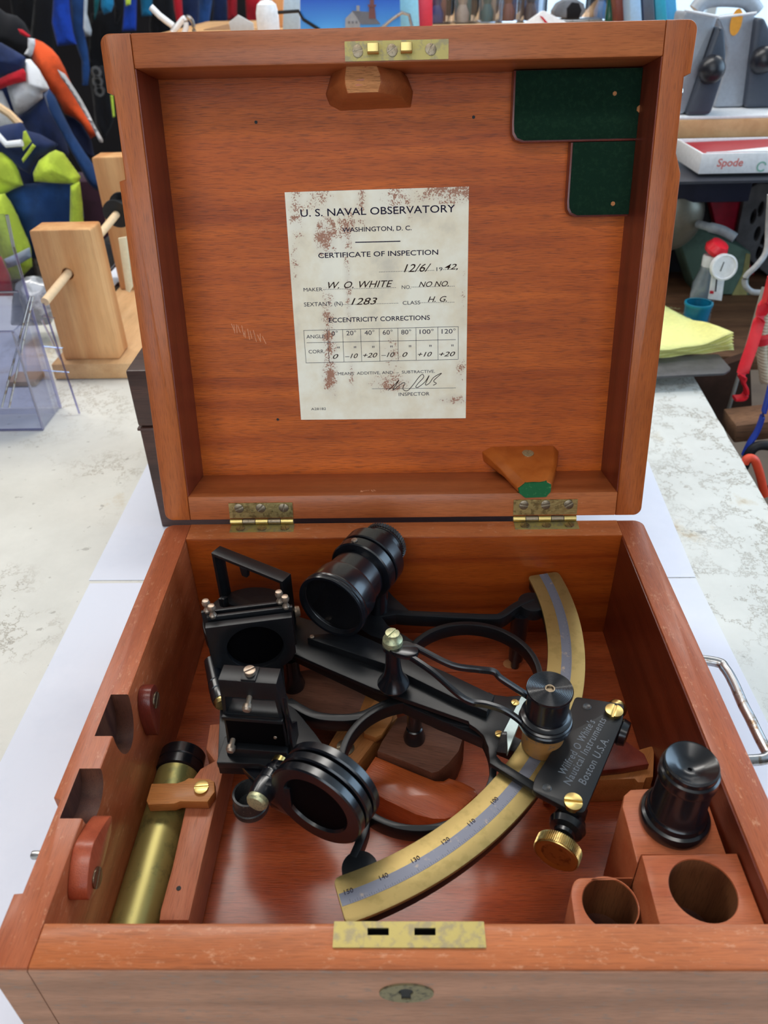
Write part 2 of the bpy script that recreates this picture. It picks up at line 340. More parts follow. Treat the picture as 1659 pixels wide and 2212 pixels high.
def counter_mat():
    m, nt, b = nodes('worn_white_paint'); L = nt.links; tc = N(nt, 'ShaderNodeTexCoord')
    n1 = N(nt, 'ShaderNodeTexNoise'); n1.inputs['Scale'].default_value = 7; n1.inputs['Detail'].default_value = 10; n1.inputs['Roughness'].default_value = 0.7; L.new(tc.outputs['Object'], n1.inputs[0])
    r1 = ramp(nt, [(0.35, srgb(208, 207, 200)), (0.60, srgb(222, 221, 214)), (0.655, srgb(212, 204, 188)), (0.70, srgb(176, 150, 116))]); L.new(n1.outputs['Fac'], r1.inputs[0])
    vo = N(nt, 'ShaderNodeTexVoronoi', feature='DISTANCE_TO_EDGE'); vo.inputs['Scale'].default_value = 16
    n2 = N(nt, 'ShaderNodeTexNoise'); n2.inputs['Scale'].default_value = 22; n2.inputs['Detail'].default_value = 8; n2.inputs['Roughness'].default_value = 0.7; L.new(tc.outputs['Object'], n2.inputs[0])
    mx0 = N(nt, 'ShaderNodeMix', data_type='RGBA', blend_type='ADD'); mx0.inputs['Factor'].default_value = 0.22
    L.new(tc.outputs['Object'], mx0.inputs[6]); L.new(n2.outputs['Color'], mx0.inputs[7]); L.new(mx0.outputs[2], vo.inputs['Vector'])
    r2 = ramp(nt, [(0.0, (1, 1, 1, 1)), (0.045, (0, 0, 0, 1))]); L.new(vo.outputs['Distance'], r2.inputs[0])
    n3 = N(nt, 'ShaderNodeTexNoise'); n3.inputs['Scale'].default_value = 9; n3.inputs['Detail'].default_value = 2; L.new(tc.outputs['Object'], n3.inputs[0])
    r3 = ramp(nt, [(0.5, (0, 0, 0, 1)), (0.62, (0.75, 0.75, 0.75, 1))]); L.new(n3.outputs['Fac'], r3.inputs[0])
    # more cracks towards the worn right-hand edge of the counter
    sp = N(nt, 'ShaderNodeSeparateXYZ'); L.new(tc.outputs['Object'], sp.inputs[0])
    mr = N(nt, 'ShaderNodeMapRange'); mr.inputs[1].default_value = 0.2; mr.inputs[2].default_value = 0.3; L.new(sp.outputs[0], mr.inputs[0])
    mm = N(nt, 'ShaderNodeMath', operation='MAXIMUM'); L.new(r3.outputs[0], mm.inputs[0]); L.new(mr.outputs[0], mm.inputs[1])
    mu = N(nt, 'ShaderNodeMath', operation='MULTIPLY'); L.new(r2.outputs[0], mu.inputs[0]); L.new(mm.outputs[0], mu.inputs[1])
    mx = N(nt, 'ShaderNodeMix', data_type='RGBA'); L.new(mu.outputs[0], mx.inputs['Factor']); L.new(r1.outputs[0], mx.inputs[6]); mx.inputs[7].default_value = srgb(150, 138, 118)
    n5 = N(nt, 'ShaderNodeTexNoise'); n5.inputs['Scale'].default_value = 130; n5.inputs['Detail'].default_value = 3; L.new(tc.outputs['Object'], n5.inputs[0])
    r5 = ramp(nt, [(0.69, (0, 0, 0, 1)), (0.73, (0.6, 0.6, 0.6, 1))]); L.new(n5.outputs['Fac'], r5.inputs[0])
    mx2 = N(nt, 'ShaderNodeMix', data_type='RGBA'); L.new(r5.outputs[0], mx2.inputs['Factor']); L.new(mx.outputs[2], mx2.inputs[6]); mx2.inputs[7].default_value = srgb(150, 146, 138)
    L.new(mx2.outputs[2], b.inputs['Base Color']); b.inputs['Roughness'].default_value = 0.45
    bp = N(nt, 'ShaderNodeBump'); bp.inputs['Strength'].default_value = 0.3; bp.inputs['Distance'].default_value = 0.001; bp.invert = True
    L.new(mu.outputs[0], bp.inputs['Height']); L.new(bp.outputs[0], b.inputs['Normal'])
    return m
COUNTER = counter_mat()

# ------------------------------------------------------------------ room
def struct(o): o['kind'] = 'structure'; return o
WALLM = plain('dim_wall', srgb(120, 112, 104), 0.9); DARKW = plain('dark_wall', srgb(34, 30, 32), 0.9)
FLOORM = plain('brown_floor', srgb(104, 86, 70), 0.7, spot=srgb(84, 68, 56), spot_scale=3, spot_at=0.5)
CEILM = plain('ceiling_paint', srgb(215, 212, 205), 0.9)
X0, X1, Y0, Y1, Z0, Z1 = -2.6, 2.3, -2.3, 3.7, -0.95, 1.55
struct(box('floor', X0, X1, Y0, Y1, Z0-0.05, Z0, FLOORM)); struct(box('ceiling', X0, X1, Y0, Y1, Z1, Z1+0.05, CEILM))
struct(box('wall_left', X0-0.05, X0, Y0, Y1, Z0, Z1, DARKW))
def wall_y(name, y0, y1, hx0, hx1, hz0, hz1, m):
    struct(join(name, [box_bm(X0, hx0, y0, y1, Z0, Z1), box_bm(hx1, X1, y0, y1, Z0, Z1), box_bm(hx0, hx1, y0, y1, Z0, hz0), box_bm(hx0, hx1, y0, y1, hz1, Z1)], m))
wall_y('wall_back', Y1, Y1+0.05, 0.35, 2.2, -0.1, 1.2, DARKW)
wall_y('wall_front', Y0-0.05, Y0, -1.6, 0.8, 0.1, 1.35, WALLM)
struct(join('wall_right', [box_bm(X1, X1+0.05, Y0, -0.5, Z0, Z1), box_bm(X1, X1+0.05, 1.7, Y1, Z0, Z1), box_bm(X1, X1+0.05, -0.5, 1.7, Z0, 0.1), box_bm(X1, X1+0.05, -0.5, 1.7, 1.4, Z1)], WALLM))
WFR = plain('window_frame_paint', srgb(225, 232, 235), 0.5)
def window(name, M, w_, h_, bars):
    ms = [box_bm(-w_/2, w_/2, -0.02, 0.02, -h_/2, -h_/2+0.05), box_bm(-w_/2, w_/2, -0.02, 0.02, h_/2-0.05, h_/2), box_bm(-w_/2, -w_/2+0.05, -0.02, 0.02, -h_/2+0.05, h_/2-0.05), box_bm(w_/2-0.05, w_/2, -0.02, 0.02, -h_/2+0.05, h_/2-0.05)]
    for b in bars: ms.append(box_bm(b-0.02, b+0.02, -0.02, 0.02, -h_/2+0.05, h_/2-0.05))
    for m_ in ms: bmesh.ops.transform(m_, matrix=M, verts=m_.verts)
    o = struct(join(name, ms, WFR)); p = box('pane', -w_/2+0.05, w_/2-0.05, -0.003, 0.003, -h_/2+0.05, h_/2-0.05, GLASS, o, M=M); return o
window('window_1', Matrix.Translation((1.275, Y1+0.025, 0.55)), 1.85, 1.3, [-0.45, 0.05, 0.5])
window('window_2', Matrix.Translation((X1+0.025, 0.6, 0.75)) @ Matrix.Rotation(H2, 4, 'Z'), 2.2, 1.3, [0])
window('window_3', Matrix.Translation((-0.4, Y0-0.025, 0.725)), 2.4, 1.25, [-0.4, 0.4])
LAMP = emit('lamp_diffuser', (1, 0.97, 0.92, 1), 6)
for i, (x, y, z) in enumerate(LAMPS):
    t = thing('ceiling_light', ['fluorescent ceiling light above the open box lid', 'fluorescent ceiling light above the front of the counter', 'fluorescent ceiling light over the jackets', 'fluorescent ceiling light near the back window'][i], 'light', (x, y, Z1))
    box('housing', x-0.63, x+0.63, y-0.17, y+0.17, Z1-0.08, Z1, SHELL, t, 0.004); box('diffuser', x-0.6, x+0.6, y-0.14, y+0.14, Z1-0.095, Z1-0.081, LAMP, t)
ZT = -0.095
# ------------------------------------------------------------------ counter and paper
ctr = thing('counter', 'long counter top in chipped and scratched white paint, under the open box', 'counter', (-0.4, 0.3, Z0))
e0 = at(1500, 815, z=ZT); e1 = at(1659, 1090, z=ZT); sl = (e1.x-e0.x)/(e1.y-e0.y)
ex = lambda y: e0.x + (y-e0.y)*sl
pts = [(-1.25, -0.32), (ex(-0.32), -0.32)] + [(ex(y/50) + 0.0018*noise.noise((0, y*0.9, 0)), y/50) for y in range(-15, 48)] + [(ex(0.97), 0.97), (-1.25, 0.97)]
prism('counter_top', [pts], ZT-0.035, ZT, COUNTER, ctr, bev=0.0012)
box('apron', -1.2, 0.28, -0.28, 0.93, ZT-0.16, ZT-0.036, W_brown, ctr)
for a, b in ((-1.15, -0.25), (0.22, -0.25), (-1.15, 0.86), (0.22, 0.86)): box('leg', a, a+0.06, b, b+0.06, Z0, ZT-0.161, W_brown, ctr)
s1 = box('paper_sheet', -0.241, 0.2215, -0.012, 0.3055, ZT+0.0002, ZT+0.0008, PAPER); tag(s1, 'white paper sheet under the front of the wooden box', 'paper')
s2 = prism('paper_sheet', [[(-0.243, 0.3095), (0.222, 0.3070), (0.2315, 0.475), (-0.243, 0.52)]], ZT+0.0002, ZT+0.0007, PAPER); tag(s2, 'white paper sheet under the back of the wooden box and its lid', 'paper')

# ------------------------------------------------------------------ sextant box, base
A, T, D, HB, OUT = 0.135, 0.0158, 0.2351, -0.0822, 0.1508
BX = thing('instrument_box', 'open hinged mahogany instrument box holding the black sextant', 'box', (0, 0.12, ZT))
ya, yb = at(46, 1930, z=0).y, at(110, 1722, z=0).y
lo = rounded([(-OUT, -T), (-A, -T), (-A, D+T), (-OUT, D+T)], 0.0001, 1)
def corner(cx, cy, r, a0): return [(cx + r*math.cos(math.radians(a0+k*15)), cy + r*math.sin(math.radians(a0+k*15))) for k in range(7)]
left = corner(-OUT+0.003, -T+0.003, 0.003, 180) + [(-A, -T), (-A, D+T)] + corner(-OUT+0.006, D+T-0.006, 0.006, 90) + [(-OUT, yb), (-OUT+0.0032, yb-0.0015), (-OUT+0.0032, ya+0.0003), (-OUT, ya)]
lw = prism('side_board', [left], ZT+0.001, 0, W_rim_y, BX, bev=0.0007)
right = [(A, -T)] + corner(OUT-0.004, -T+0.004, 0.004, 270) + corner(OUT-0.006, D+T-0.006, 0.006, 0) + [(A, D+T)]
prism('side_board', [right], ZT+0.001, 0, W_rim_y, BX, bev=0.0007)
lw['label'] = 'left side board with two dark carved notches'
# carved finger notches in the inner face of the left board
def notch(top_a, top_b, low, depth):
    a = at(*top_a, z=0).y; b = at(*top_b, z=0).y; c = at(*low, x=-A)
    mid = (a+b)/2; pts = []
    for k in range(25):
        an = math.pi + math.pi*k/24
        yy = mid + abs(a-b)/2*math.cos(an); zz = c.z*abs(math.sin(an))**0.85
        pts.append((yy, zz))
    pts = [(min(a, b), 0.01)] + pts + [(max(a, b), 0.01)]
    M = Matrix(((0, 0, 1, 0), (1, 0, 0, 0), (0, 1, 0, 0), (0, 0, 0, 1)))   # local (y,z,x)
    return prism_me([pts], -A-depth, -A+0.004, M)
cuts = []
for p in (((270, 1500), (228, 1590), (265, 1667), 0.0085), ((212, 1660), (160, 1768), (190, 1815), 0.0095)):
    me = notch(*p); me.materials.append(W_dark); o = bpy.data.objects.new('cut', me); C.objects.link(o); cuts.append(o)
lw.data.materials.append(W_dark)
boolean(lw, cuts)
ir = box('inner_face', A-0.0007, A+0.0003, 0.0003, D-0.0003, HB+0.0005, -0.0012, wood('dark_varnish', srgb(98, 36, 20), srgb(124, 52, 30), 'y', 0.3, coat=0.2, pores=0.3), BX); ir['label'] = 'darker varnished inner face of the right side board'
front = box('front_board', -A, A, -T, 0, ZT+0.001, -0.0002, W_rim_x, BX, 0.0007); box('back_board', -A, A, D, D+T, ZT+0.001, -0.0002, W_in_x, BX, 0.0006)
# the weathered outside face of the front board and its left end grain
for n, a, b in (('front_face', -A+0.0002, A), ('side_face', -OUT+0.002, -A-0.0002)):
    o = box(n, a, b, -T-0.0007, -T+0.0002, ZT+0.001, -0.0012, W_out, front); o['label'] = 'grey weathered outer face of the front board'
box('rim_veneer', -A+0.0002, A-0.0002, D+0.0003, D+T-0.0003, -0.0003, 0.0001, W_rim_x, BX)
box('floor_board', -A, A, 0, D, ZT+0.002, HB, W_floor, BX)
box('floor_board', -A+0.0005, A-0.0005, at(1300, 1452, z=HB).y, D, HB-0.001, HB+0.0012, W_floor, BX, 0.0004)
# lock plate with two slots
lx0, lx1 = at(722, 1992, z=0).x, at(1045, 1992, z=0).x
sl_ = lambda a, b, c, d: [at(a, c, z=0).xy, at(b, c, z=0).xy, at(b, d, z=0).xy, at(a, d, z=0).xy]
for r_ in ((794, 840, 2006, 2022), (895, 941, 2006, 2022)):
    q = sl_(*r_); me = prism_me([q], -0.012, 0.004); me.materials.append(K_deep); o = bpy.data.objects.new('cut', me); C.objects.link(o); front.data.materials.append(K_deep) if len(front.data.materials) < 2 else None; boolean(front, [o])
lk = prism('lock_plate', [rounded([(lx0, -0.0090), (lx1, -0.0090), (lx1, 0.0002), (lx0, 0.0002)], 0.0003), sl_(794, 840, 2006, 2022), sl_(895, 941, 2006, 2022)], -0.0002, 0.0006, BRASS_L, BX)
# keyhole escutcheon: oval plate with a keyhole
kc = at(878, 2145, y=-T-0.001); MK = frame_axes(kc, (1, 0, 0), (0, -1, 0))
ov = [(0.0098*math.cos(2*math.pi*k/40), 0.0068*math.sin(2*math.pi*k/40)) for k in range(40)]
kh = [(0.0027*math.cos(math.radians(a))-0.0002, 0.0027*math.sin(math.radians(a))+0.0014) for a in range(-50, 231, 20)] + [(-0.0018, -0.0044), (0.0016, -0.0044)]
prism('escutcheon', [ov, kh], -0.0004, 0.0004, plain('old_brass', srgb(128, 118, 88), 0.6, 0.3, spot=srgb(84, 76, 60), spot_scale=400, spot_at=0.5), BX, MK)
kd = prism('keyhole', [kh], -0.0006, -0.0001, K_deep, BX, MK)
box('side_screw', -OUT-0.0016, -OUT+0.004, at(73, 1843, z=-0.003).y-0.0015, at(73, 1843, z=-0.003).y+0.0015, -0.006, -0.003, STEEL, BX, 0.0008)
# wooden turn buttons on the left wall (D shaped, screwed to the inner face)
MX = Matrix(((0, 0, 1, 0), (1, 0, 0, 0), (0, 1, 0, 0), (0, 0, 0, 1)))
def button(outl, x1, sc, mat):
    pts = [(at(a, b, x=x1).y, at(a, b, x=x1).z) for a, b in outl]
    pts = [(p.x, p.y) for p in smooth_path([(y, z, 0) for y, z in pts], 5, True)]
    o = prism('turn_button', [pts], -A, x1, mat, BX, MX, bev=0.0006)
    screw('screw', at(*sc, x=x1), (1, 0, 0), 0.0042, BRASS_D, o, 0.4, xa=(0, 1, 0)); return o
button([(326, 1493), (336, 1478), (344, 1500), (347, 1540), (344, 1588), (332, 1562), (325, 1528)], -A+0.0065, (336, 1512), W_button)
button([(241, 1762), (240, 1800), (226, 1858), (207, 1925), (192, 1944), (189, 1912), (198, 1838), (214, 1800)], -A+0.0080, (208, 1896), wood('red_button_wood', srgb(150, 64, 42), srgb(176, 86, 58), 'z', 0.3, coat=0.3, pores=0.3))
# handle on the right side: bail between two eyes
hd = [(1522, 1416), (1546, 1430), (1566, 1444), (1584, 1474), (1604, 1520), (1622, 1555), (1642, 1596), (1664, 1636), (1680, 1668), (1676, 1690), (1655, 1660), (1625, 1641), (1605, 1634)]
hp = [at(a, b, z=-0.032) for a, b in hd[:9]]
ye = at(1622, 1641, z=-0.032).y; hx = hp[8].x
hp = [Vector((OUT-0.002, hp[0].y, -0.032))] + hp[1:8] + [Vector((hp[7].x+0.001, (hp[7].y+ye)/2, -0.032)), Vector((hp[7].x+0.0005, ye+0.004, -0.032)), Vector((hp[7].x-0.005, ye, -0.032)), Vector((OUT-0.002, ye-0.0005, -0.032))]
hr = tube('handle', smooth_path(hp, 6), 0.0028, STEEL, BX, 14)
for q in (hp[0], hp[-1]): box('handle_plate', OUT-0.0002, OUT+0.0016, q.y-0.008, q.y+0.008, -0.045, -0.020, STEEL, BX, 0.0006)

# ------------------------------------------------------------------ lid
OL = Vector((-0.0006, D+T, 0.0034)); ux = Vector((0, math.sin(TH), math.cos(TH))); wn = Vector((0, -math.cos(TH), math.sin(TH)))
ML = frame_axes(OL, (math.cos(0.0048), math.sin(0.0048), 0), wn)
MLI = ML.inverted(); DL = 0.0409; HL = 0.2667; HW = 0.1502
def lidp(px, py, wd=0.0):
    o = OL + wn*wd; d = ray(px, py); k = (o-CAM).dot(wn)/d.dot(wn); return (MLI @ (CAM + d*k))
LD = prism('lid', [[(-HW+T-0.001, T-0.001), (HW-T+0.001, T-0.001), (HW-T+0.001, HL-T+0.001), (-HW+T-0.001, HL-T+0.001)]], -DL-0.006, -DL, W_panel, BX, ML)
LD['label'] = 'raised lid with an orange-brown figured inner panel'
la, lb = lidp(225, 200).y, lidp(252, 388).y
ls = corner(-HW+0.005, 0.005, 0.005, 180) + [(-HW+T, 0), (-HW+T, HL)] + corner(-HW+0.005, HL-0.005, 0.005, 90) + [(-HW, la), (-HW+0.0034, la-0.0015), (-HW+0.0034, lb), (-HW, lb-0.001)]
prism('side_board', [ls], -DL-0.006, 0, W_lid_u, LD, ML, bev=0.0008)
ra, rb = lidp(1485, 158).y, lidp(1470, 330).y
rs = [(HW-T, 0)] + corner(HW-0.005, 0.005, 0.005, 270) + [(HW, rb-0.010), (HW-0.0036, rb), (HW-0.0040, ra-0.0015), (HW-0.0008, ra)] + corner(HW-0.005, HL-0.005, 0.005, 0) + [(HW-T, HL)]
prism('side_board', [rs], -DL-0.006, 0, W_lid_x if False else W_lid_u, LD, ML, bev=0.0008)
for v0, v1 in ((0, T), (HL-T, HL)): box('rail', -HW+T+0.0001, HW-T-0.0001, v0, v1, -DL-0.006, -0.0002, W_lid_x, LD, 0.0008, ML)
q = lidp(1489, 198, -0.006); lathe('side_screw', [(0, 0), (0.0034, 0), (0.0036, 0.0012), (0.0024, 0.0026), (0, 0.003)], ML @ frame_axes((HW-0.0045, q.y, -0.008), (0, 1, 0), (1, 0, 0)), STEEL, LD, 20)
# latch plate in the top rail
lp = prism('latch_plate', [rounded([(-0.0262, 0.2518), (0.0262, 0.2518), (0.0262, 0.2606), (-0.0262, 0.2606)], 0.0003)], -0.0006, 0.0004, BRASS_L, BX, ML)
for x_ in (-0.0197, -0.0023, 0.0172): screw('screw', ML @ Vector((x_, 0.2562, 0.0005)), wn, 0.0026, BRASS_D, lp, 2.2 + x_*20, 0.0005, ux)
for x_ in (-0.0115, 0.0052):
    pr = [(0, 0), (0.0020, 0), (0.0026, 0.004), (0.0044, 0.0058), (0.0040, 0.0076), (0.0005, 0.0074), (-0.0004, 0.006)]
    MH = ML @ Matrix.Translation((x_-0.0032, 0.2545, 0)) @ Matrix(((0, 0, 1, 0), (1, 0, 0, 0), (0, 1, 0, 0), (0, 0, 0, 1)))
    prism('hook', [pr], 0, 0.0058, BRASS_B, lp, MH, bev=0.0003)
# hinges
for xa, xb in ((-0.1088, -0.0685), (0.0700, 0.1098)):
    hg = prism('hinge', [[(xa, 0.0014), (xb, 0.0014), (xb, 0.0116), (xa, 0.0116)]], -0.0004, 0.0006, BRASS, BX, ML)
    yv = [ML @ Vector((x, 0, 0)) for x in (xa, xb)]
    ms = []
    n_ = 5; wd = (xb-xa)/n_
    for k in range(n_):
        cx0 = xa + wd*k + 0.0002
        ms.append(lathe_me([(0, 0), (0.0021, 0), (0.0021, wd-0.0004), (0, wd-0.0004)], frame_axes((cx0-0.0006, D+T-0.0002, 0.0021), (0, 0, 1), (1, 0, 0)), 18))
    kn = join('knuckle', [ms[0], ms[2], ms[4]], BRASS_B, hg); kn2 = join('knuckle', [ms[1], ms[3]], BRASS_D, hg)
    lf = box('leaf', xa, xb, D+T-0.0092, D+T-0.0015, 0.0001, 0.0005, BRASS_L, hg, 0.0001)
    for k in (0.16, 0.5, 0.86):
        xx = xa + (xb-xa)*k
        screw('screw', ML @ Vector((xx, 0.0082, 0.0007)), wn, 0.0028, BRASS_D, hg, 0.5 + xx*31, 0.0005, (1, 0, 0))
        screw('screw', (xx, D+T-0.0056, 0.0006), (0, 0, 1), 0.0026, BRASS_D, hg, xx*17, 0.0005)
# felt lined pads in the top right corner of the lid
f1 = [(0.0643, 0.2509-0.0002), (0.1340, 0.2509-0.0002), (0.1340, 0.2146), (0.0665, 0.2146)]
def pad(pts, w1, nm):
    pts = rounded(pts, 0.0001, 1)
    return pts
p1 = [(0.0640, 0.2505), (0.1340, 0.2505), (0.1340, 0.2146), (0.0700, 0.2146), (0.0662, 0.2160), (0.0644, 0.2190), (0.0640, 0.2230)]
p2 = [(0.0978, 0.2143), (0.1340, 0.2143), (0.1340, 0.1748), (0.1030, 0.1748), (0.0998, 0.1762), (0.0982, 0.1790), (0.0978, 0.1830)]
for p, wz in ((p1, 0.0095), (p2, 0.0085)):
    o = prism('felt_pad', [p], -DL, -DL+wz-0.0012, W_button, LD, ML, bev=0.0004); o['label'] = 'green felt covered pad on a thin wooden base'
    cx = sum(a for a, b in p)/len(p); cy = sum(b for a, b in p)/len(p)
    prism('felt_pad', [[(0.1338 if a > 0.133 else a+0.0011, b + (0.0 if b > 0.21 and wz < 0.009 else (0.0011 if b < cy else -0.0003))) for a, b in p]], -DL+wz-0.0012, -DL+wz, FELT, LD, ML, bev=0.0004)['label'] = 'dark green felt'
# carved wedge block by the latch (frustum with a raw chiselled nose)
def loft(name, secs, mat, parent, M=None, bev=0.0, mats=None):
    bm = bmesh.new(); rr = [[bm.verts.new(p) for p in s] for s in secs]; n = len(rr[0])
    for a, b in zip(rr, rr[1:]):
        for i in range(n): bm.faces.new((a[i], a[(i+1) % n], b[(i+1) % n], b[i]))
    bm.faces.new(rr[0][::-1]); top = bm.faces.new(rr[-1])
    if bev: bmesh.ops.bevel(bm, geom=bm.edges[:], offset=bev, segments=2, profile=0.5, affect='EDGES')
    if M is not None: bmesh.ops.transform(bm, matrix=M, verts=bm.verts)
    return link(name, b2m(bm), mat, parent, 40)
def lsec(pts, wd): return [(lidp(a, b, wd).x, lidp(a, b, wd).y, wd) for a, b in pts]
wb0 = lsec([(703, 205), (712, 228), (735, 240), (888, 233), (893, 200), (880, 165), (845, 148), (718, 150)], -DL)
wb1 = lsec([(713, 190), (722, 208), (744, 216), (868, 210), (876, 178), (862, 148), (830, 134), (730, 136)], -DL+0.012)
wb2 = lsec([(744, 168), (745, 183), (750, 202), (818, 200), (824, 178), (822, 160), (812, 134), (748, 134)], -DL+0.031)
wk = loft('wedge_block', [wb0, wb1, wb2], W_lid_x, LD, ML, 0.0006)
cpt = [Vector(p) for p in wb2]; cc = sum(cpt, Vector())/8
# rough chiselled end as a bumpy cap
bm = bmesh.new(); ring = [bm.verts.new(cc + (p-cc)*0.96 + Vector((0, 0, 0.0004))) for p in cpt]; f = bm.faces.new(ring)
r_ = bmesh.ops.triangulate(bm, faces=bm.faces[:]); bmesh.ops.subdivide_edges(bm, edges=bm.edges[:], cuts=5, use_grid_fill=True)
for v in bm.verts: v.co.z += 0.0009*noise.noise(v.co*260) + 0.0006*noise.noise(Vector((v.co.x*120, v.co.y*700, 1)))
bmesh.ops.transform(bm, matrix=ML, verts=bm.verts); link('chiselled_end', b2m(bm), W_raw, LD, 60)['label'] = 'raw chiselled end of the wedge block'
# lower clamp block with green felt nose
def lz(pts, wd): return [Vector((lidp(a, b, wd).x, lidp(a, b, wd).y, wd)) for a, b in pts]
top_b = [(1046, 964), (1070, 962), (1196, 962), (1208, 972), (1208, 992), (1050, 1020), (1041, 1000), (1040, 978)]
c0 = lsec([(1040, 975), (1062, 964), (1196, 962), (1207, 975), (1205, 1000), (1190, 1010), (1062, 1012), (1043, 995)], -DL)
c1 = lsec([(1080, 1013), (1098, 1003), (1196, 1000), (1202, 1008), (1198, 1036), (1188, 1044), (1110, 1045), (1088, 1030)], -DL+0.020)
c2 = lsec([(1118, 1055), (1134, 1043), (1180, 1040), (1191, 1046), (1190, 1062), (1180, 1073), (1134, 1075), (1120, 1064)], -DL+0.041)
loft('clamp_block', [c0, c1, c2], W_wedge, LD, ML, 0.0008)
cpt = [Vector(p) for p in c2]; cc = sum(cpt, Vector())/8
bm = bmesh.new(); ring = [bm.verts.new(cc + (p-cc)*0.97 + Vector((0, 0, 0.0008))) for p in cpt]; rg2 = [bm.verts.new(cc + (p-cc)*1.03 + Vector((0, 0, -0.0018))) for p in cpt]
bm.faces.new(ring)
for i in range(8): bm.faces.new((ring[i-1], ring[i], rg2[i], rg2[i-1]))
bmesh.ops.triangulate(bm, faces=bm.faces[:]); bmesh.ops.subdivide_edges(bm, edges=bm.edges[:], cuts=3)
for v in bm.verts: v.co += Vector((0.0004, 0.0004, 0.0006))*noise.noise(v.co*420)
bmesh.ops.transform(bm, matrix=ML, verts=bm.verts); link('felt_nose', b2m(bm), FELT2, LD, 60)['label'] = 'torn green felt on the end of the clamp block'
sp_ = (Vector(c0[1]) + Vector(c0[2]))*0.27 + (Vector(c1[1]) + Vector(c1[2]))*0.23
nrm = (ML.to_3x3() @ ((Vector(c0[2])-Vector(c0[1])).cross(Vector(c1[1])-Vector(c0[1])))).normalized()
if nrm.z < 0: nrm = -nrm
sp_ = ML @ (sp_ + Vector((0.001, 0, 0)))
screw('screw', sp_ + nrm*0.0003, nrm, 0.0034, BRASS_P, LD, 1.4, 0.0006)
for a, b, rr, wz in ((1328, 202, 0.0011, 0.0095), (1383, 235, 0.0019, 0.0095), (1324, 440, 0.0012, 0.0085)):
    q = ML @ lidp(a, b, -DL+wz); lathe('moth_hole', [(0, 0.0003), (rr, 0.0003), (rr*1.1, 0), (0, 0)], frame_axes(q, (1, 0, 0), wn), W_raw, LD, 7)
# small nail holes and a bare scratch in the panel
for a, b in ((553, 264), (1023, 253), (600, 906)):
    q = ML @ lidp(a, b, -DL+0.0002); lathe('nail_hole', [(0, 0.0002), (0.0009, 0.0002), (0.0009, 0), (0, 0)], frame_axes(q, (1, 0, 0), wn), K_deep, LD, 10)
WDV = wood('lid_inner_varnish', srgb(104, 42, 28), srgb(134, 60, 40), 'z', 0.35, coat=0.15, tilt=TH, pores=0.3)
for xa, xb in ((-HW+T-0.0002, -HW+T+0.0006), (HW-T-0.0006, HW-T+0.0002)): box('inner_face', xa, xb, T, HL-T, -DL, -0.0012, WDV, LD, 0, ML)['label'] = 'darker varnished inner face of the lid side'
sc = []
random.seed(11)
for k in range(14):
    a = 500 + k*5 + random.uniform(-2, 2); b = 708 + k*2.0
    q0 = lidp(a, b-random.uniform(3, 13), -DL+0.0001); q1 = lidp(a+random.uniform(1, 8), b+random.uniform(4, 16), -DL+0.0001)
    sc.append(prism_me([stroke([(q0.x, q0.y), (q1.x, q1.y)], 0.00035)], -DL, -DL+0.0001, ML))
for k in range(16):
    a = 776 + random.uniform(0, 34); b = 1058 + random.uniform(-4, 4); yy_ = 0
    q0 = lidp(a, b, -0.010); q1 = lidp(a + random.uniform(2, 6), b + random.uniform(-1, 1), -0.010)
    sc.append(box_bm(q0.x, q1.x, T-0.0002, T+0.00012, -0.006 - k*0.0002, -0.0056 - k*0.0002, 0, 2, ML))
sm = join('scratches', sc, plain('bare_wood', srgb(214, 150, 110), 0.7), LD); sm['kind'] = 'stuff'; sm['label'] = 'pale scratches in the lid panel'

# ------------------------------------------------------------------ certificate
CF = thing('certificate', 'stained cream inspection certificate pasted inside the lid', 'certificate', tuple(ML @ Vector((-0.012, 0.0535, -DL+0.0003))))
cs = [(-0.0667, 0.1915), (0.0415, 0.1926), (0.0426, 0.0532), (-0.0652, 0.0537)]
ST_ = []
for a, b, rx, ry, k in ((704, 512, 24, 44, 1.0), (748, 500, 20, 60, 0.62), (690, 425, 40, 60, 0.42), (640, 450, 22, 90, 0.48), (975, 412, 60, 30, 0.9), (870, 428, 60, 60, 0.45), (712, 720, 18, 130, 0.62), (713, 812, 18, 50, 0.95), (752, 620, 9, 120, 0.5),
    (842, 826, 44, 26, 0.80), (848, 770, 24, 60, 0.45), (985, 863, 40, 12, 0.75), (995, 800, 16, 50, 0.40), (760, 810, 10, 60, 0.40), (1000, 640, 12, 90, 0.30), (780, 440, 14, 60, 0.5), (636, 560, 14, 70, 0.4)):
    q = lidp(a, b, -DL); c_ = ML @ q; ST_.append((c_.x, c_.z, rx*0.000272*1.5, ry*0.000272*1.3, k))
prism('sheet', [cs[::-1]], -DL+0.0001, -DL+0.0004, cert_mat(ST_), CF, ML)
cw = 0.1080; MC = ML @ Matrix.Translation((-0.0120, 0.0, -DL+0.0005))
def cpos(px, py): q = lidp(px, py, -DL+0.0004); return q
ang = math.radians(0.6)
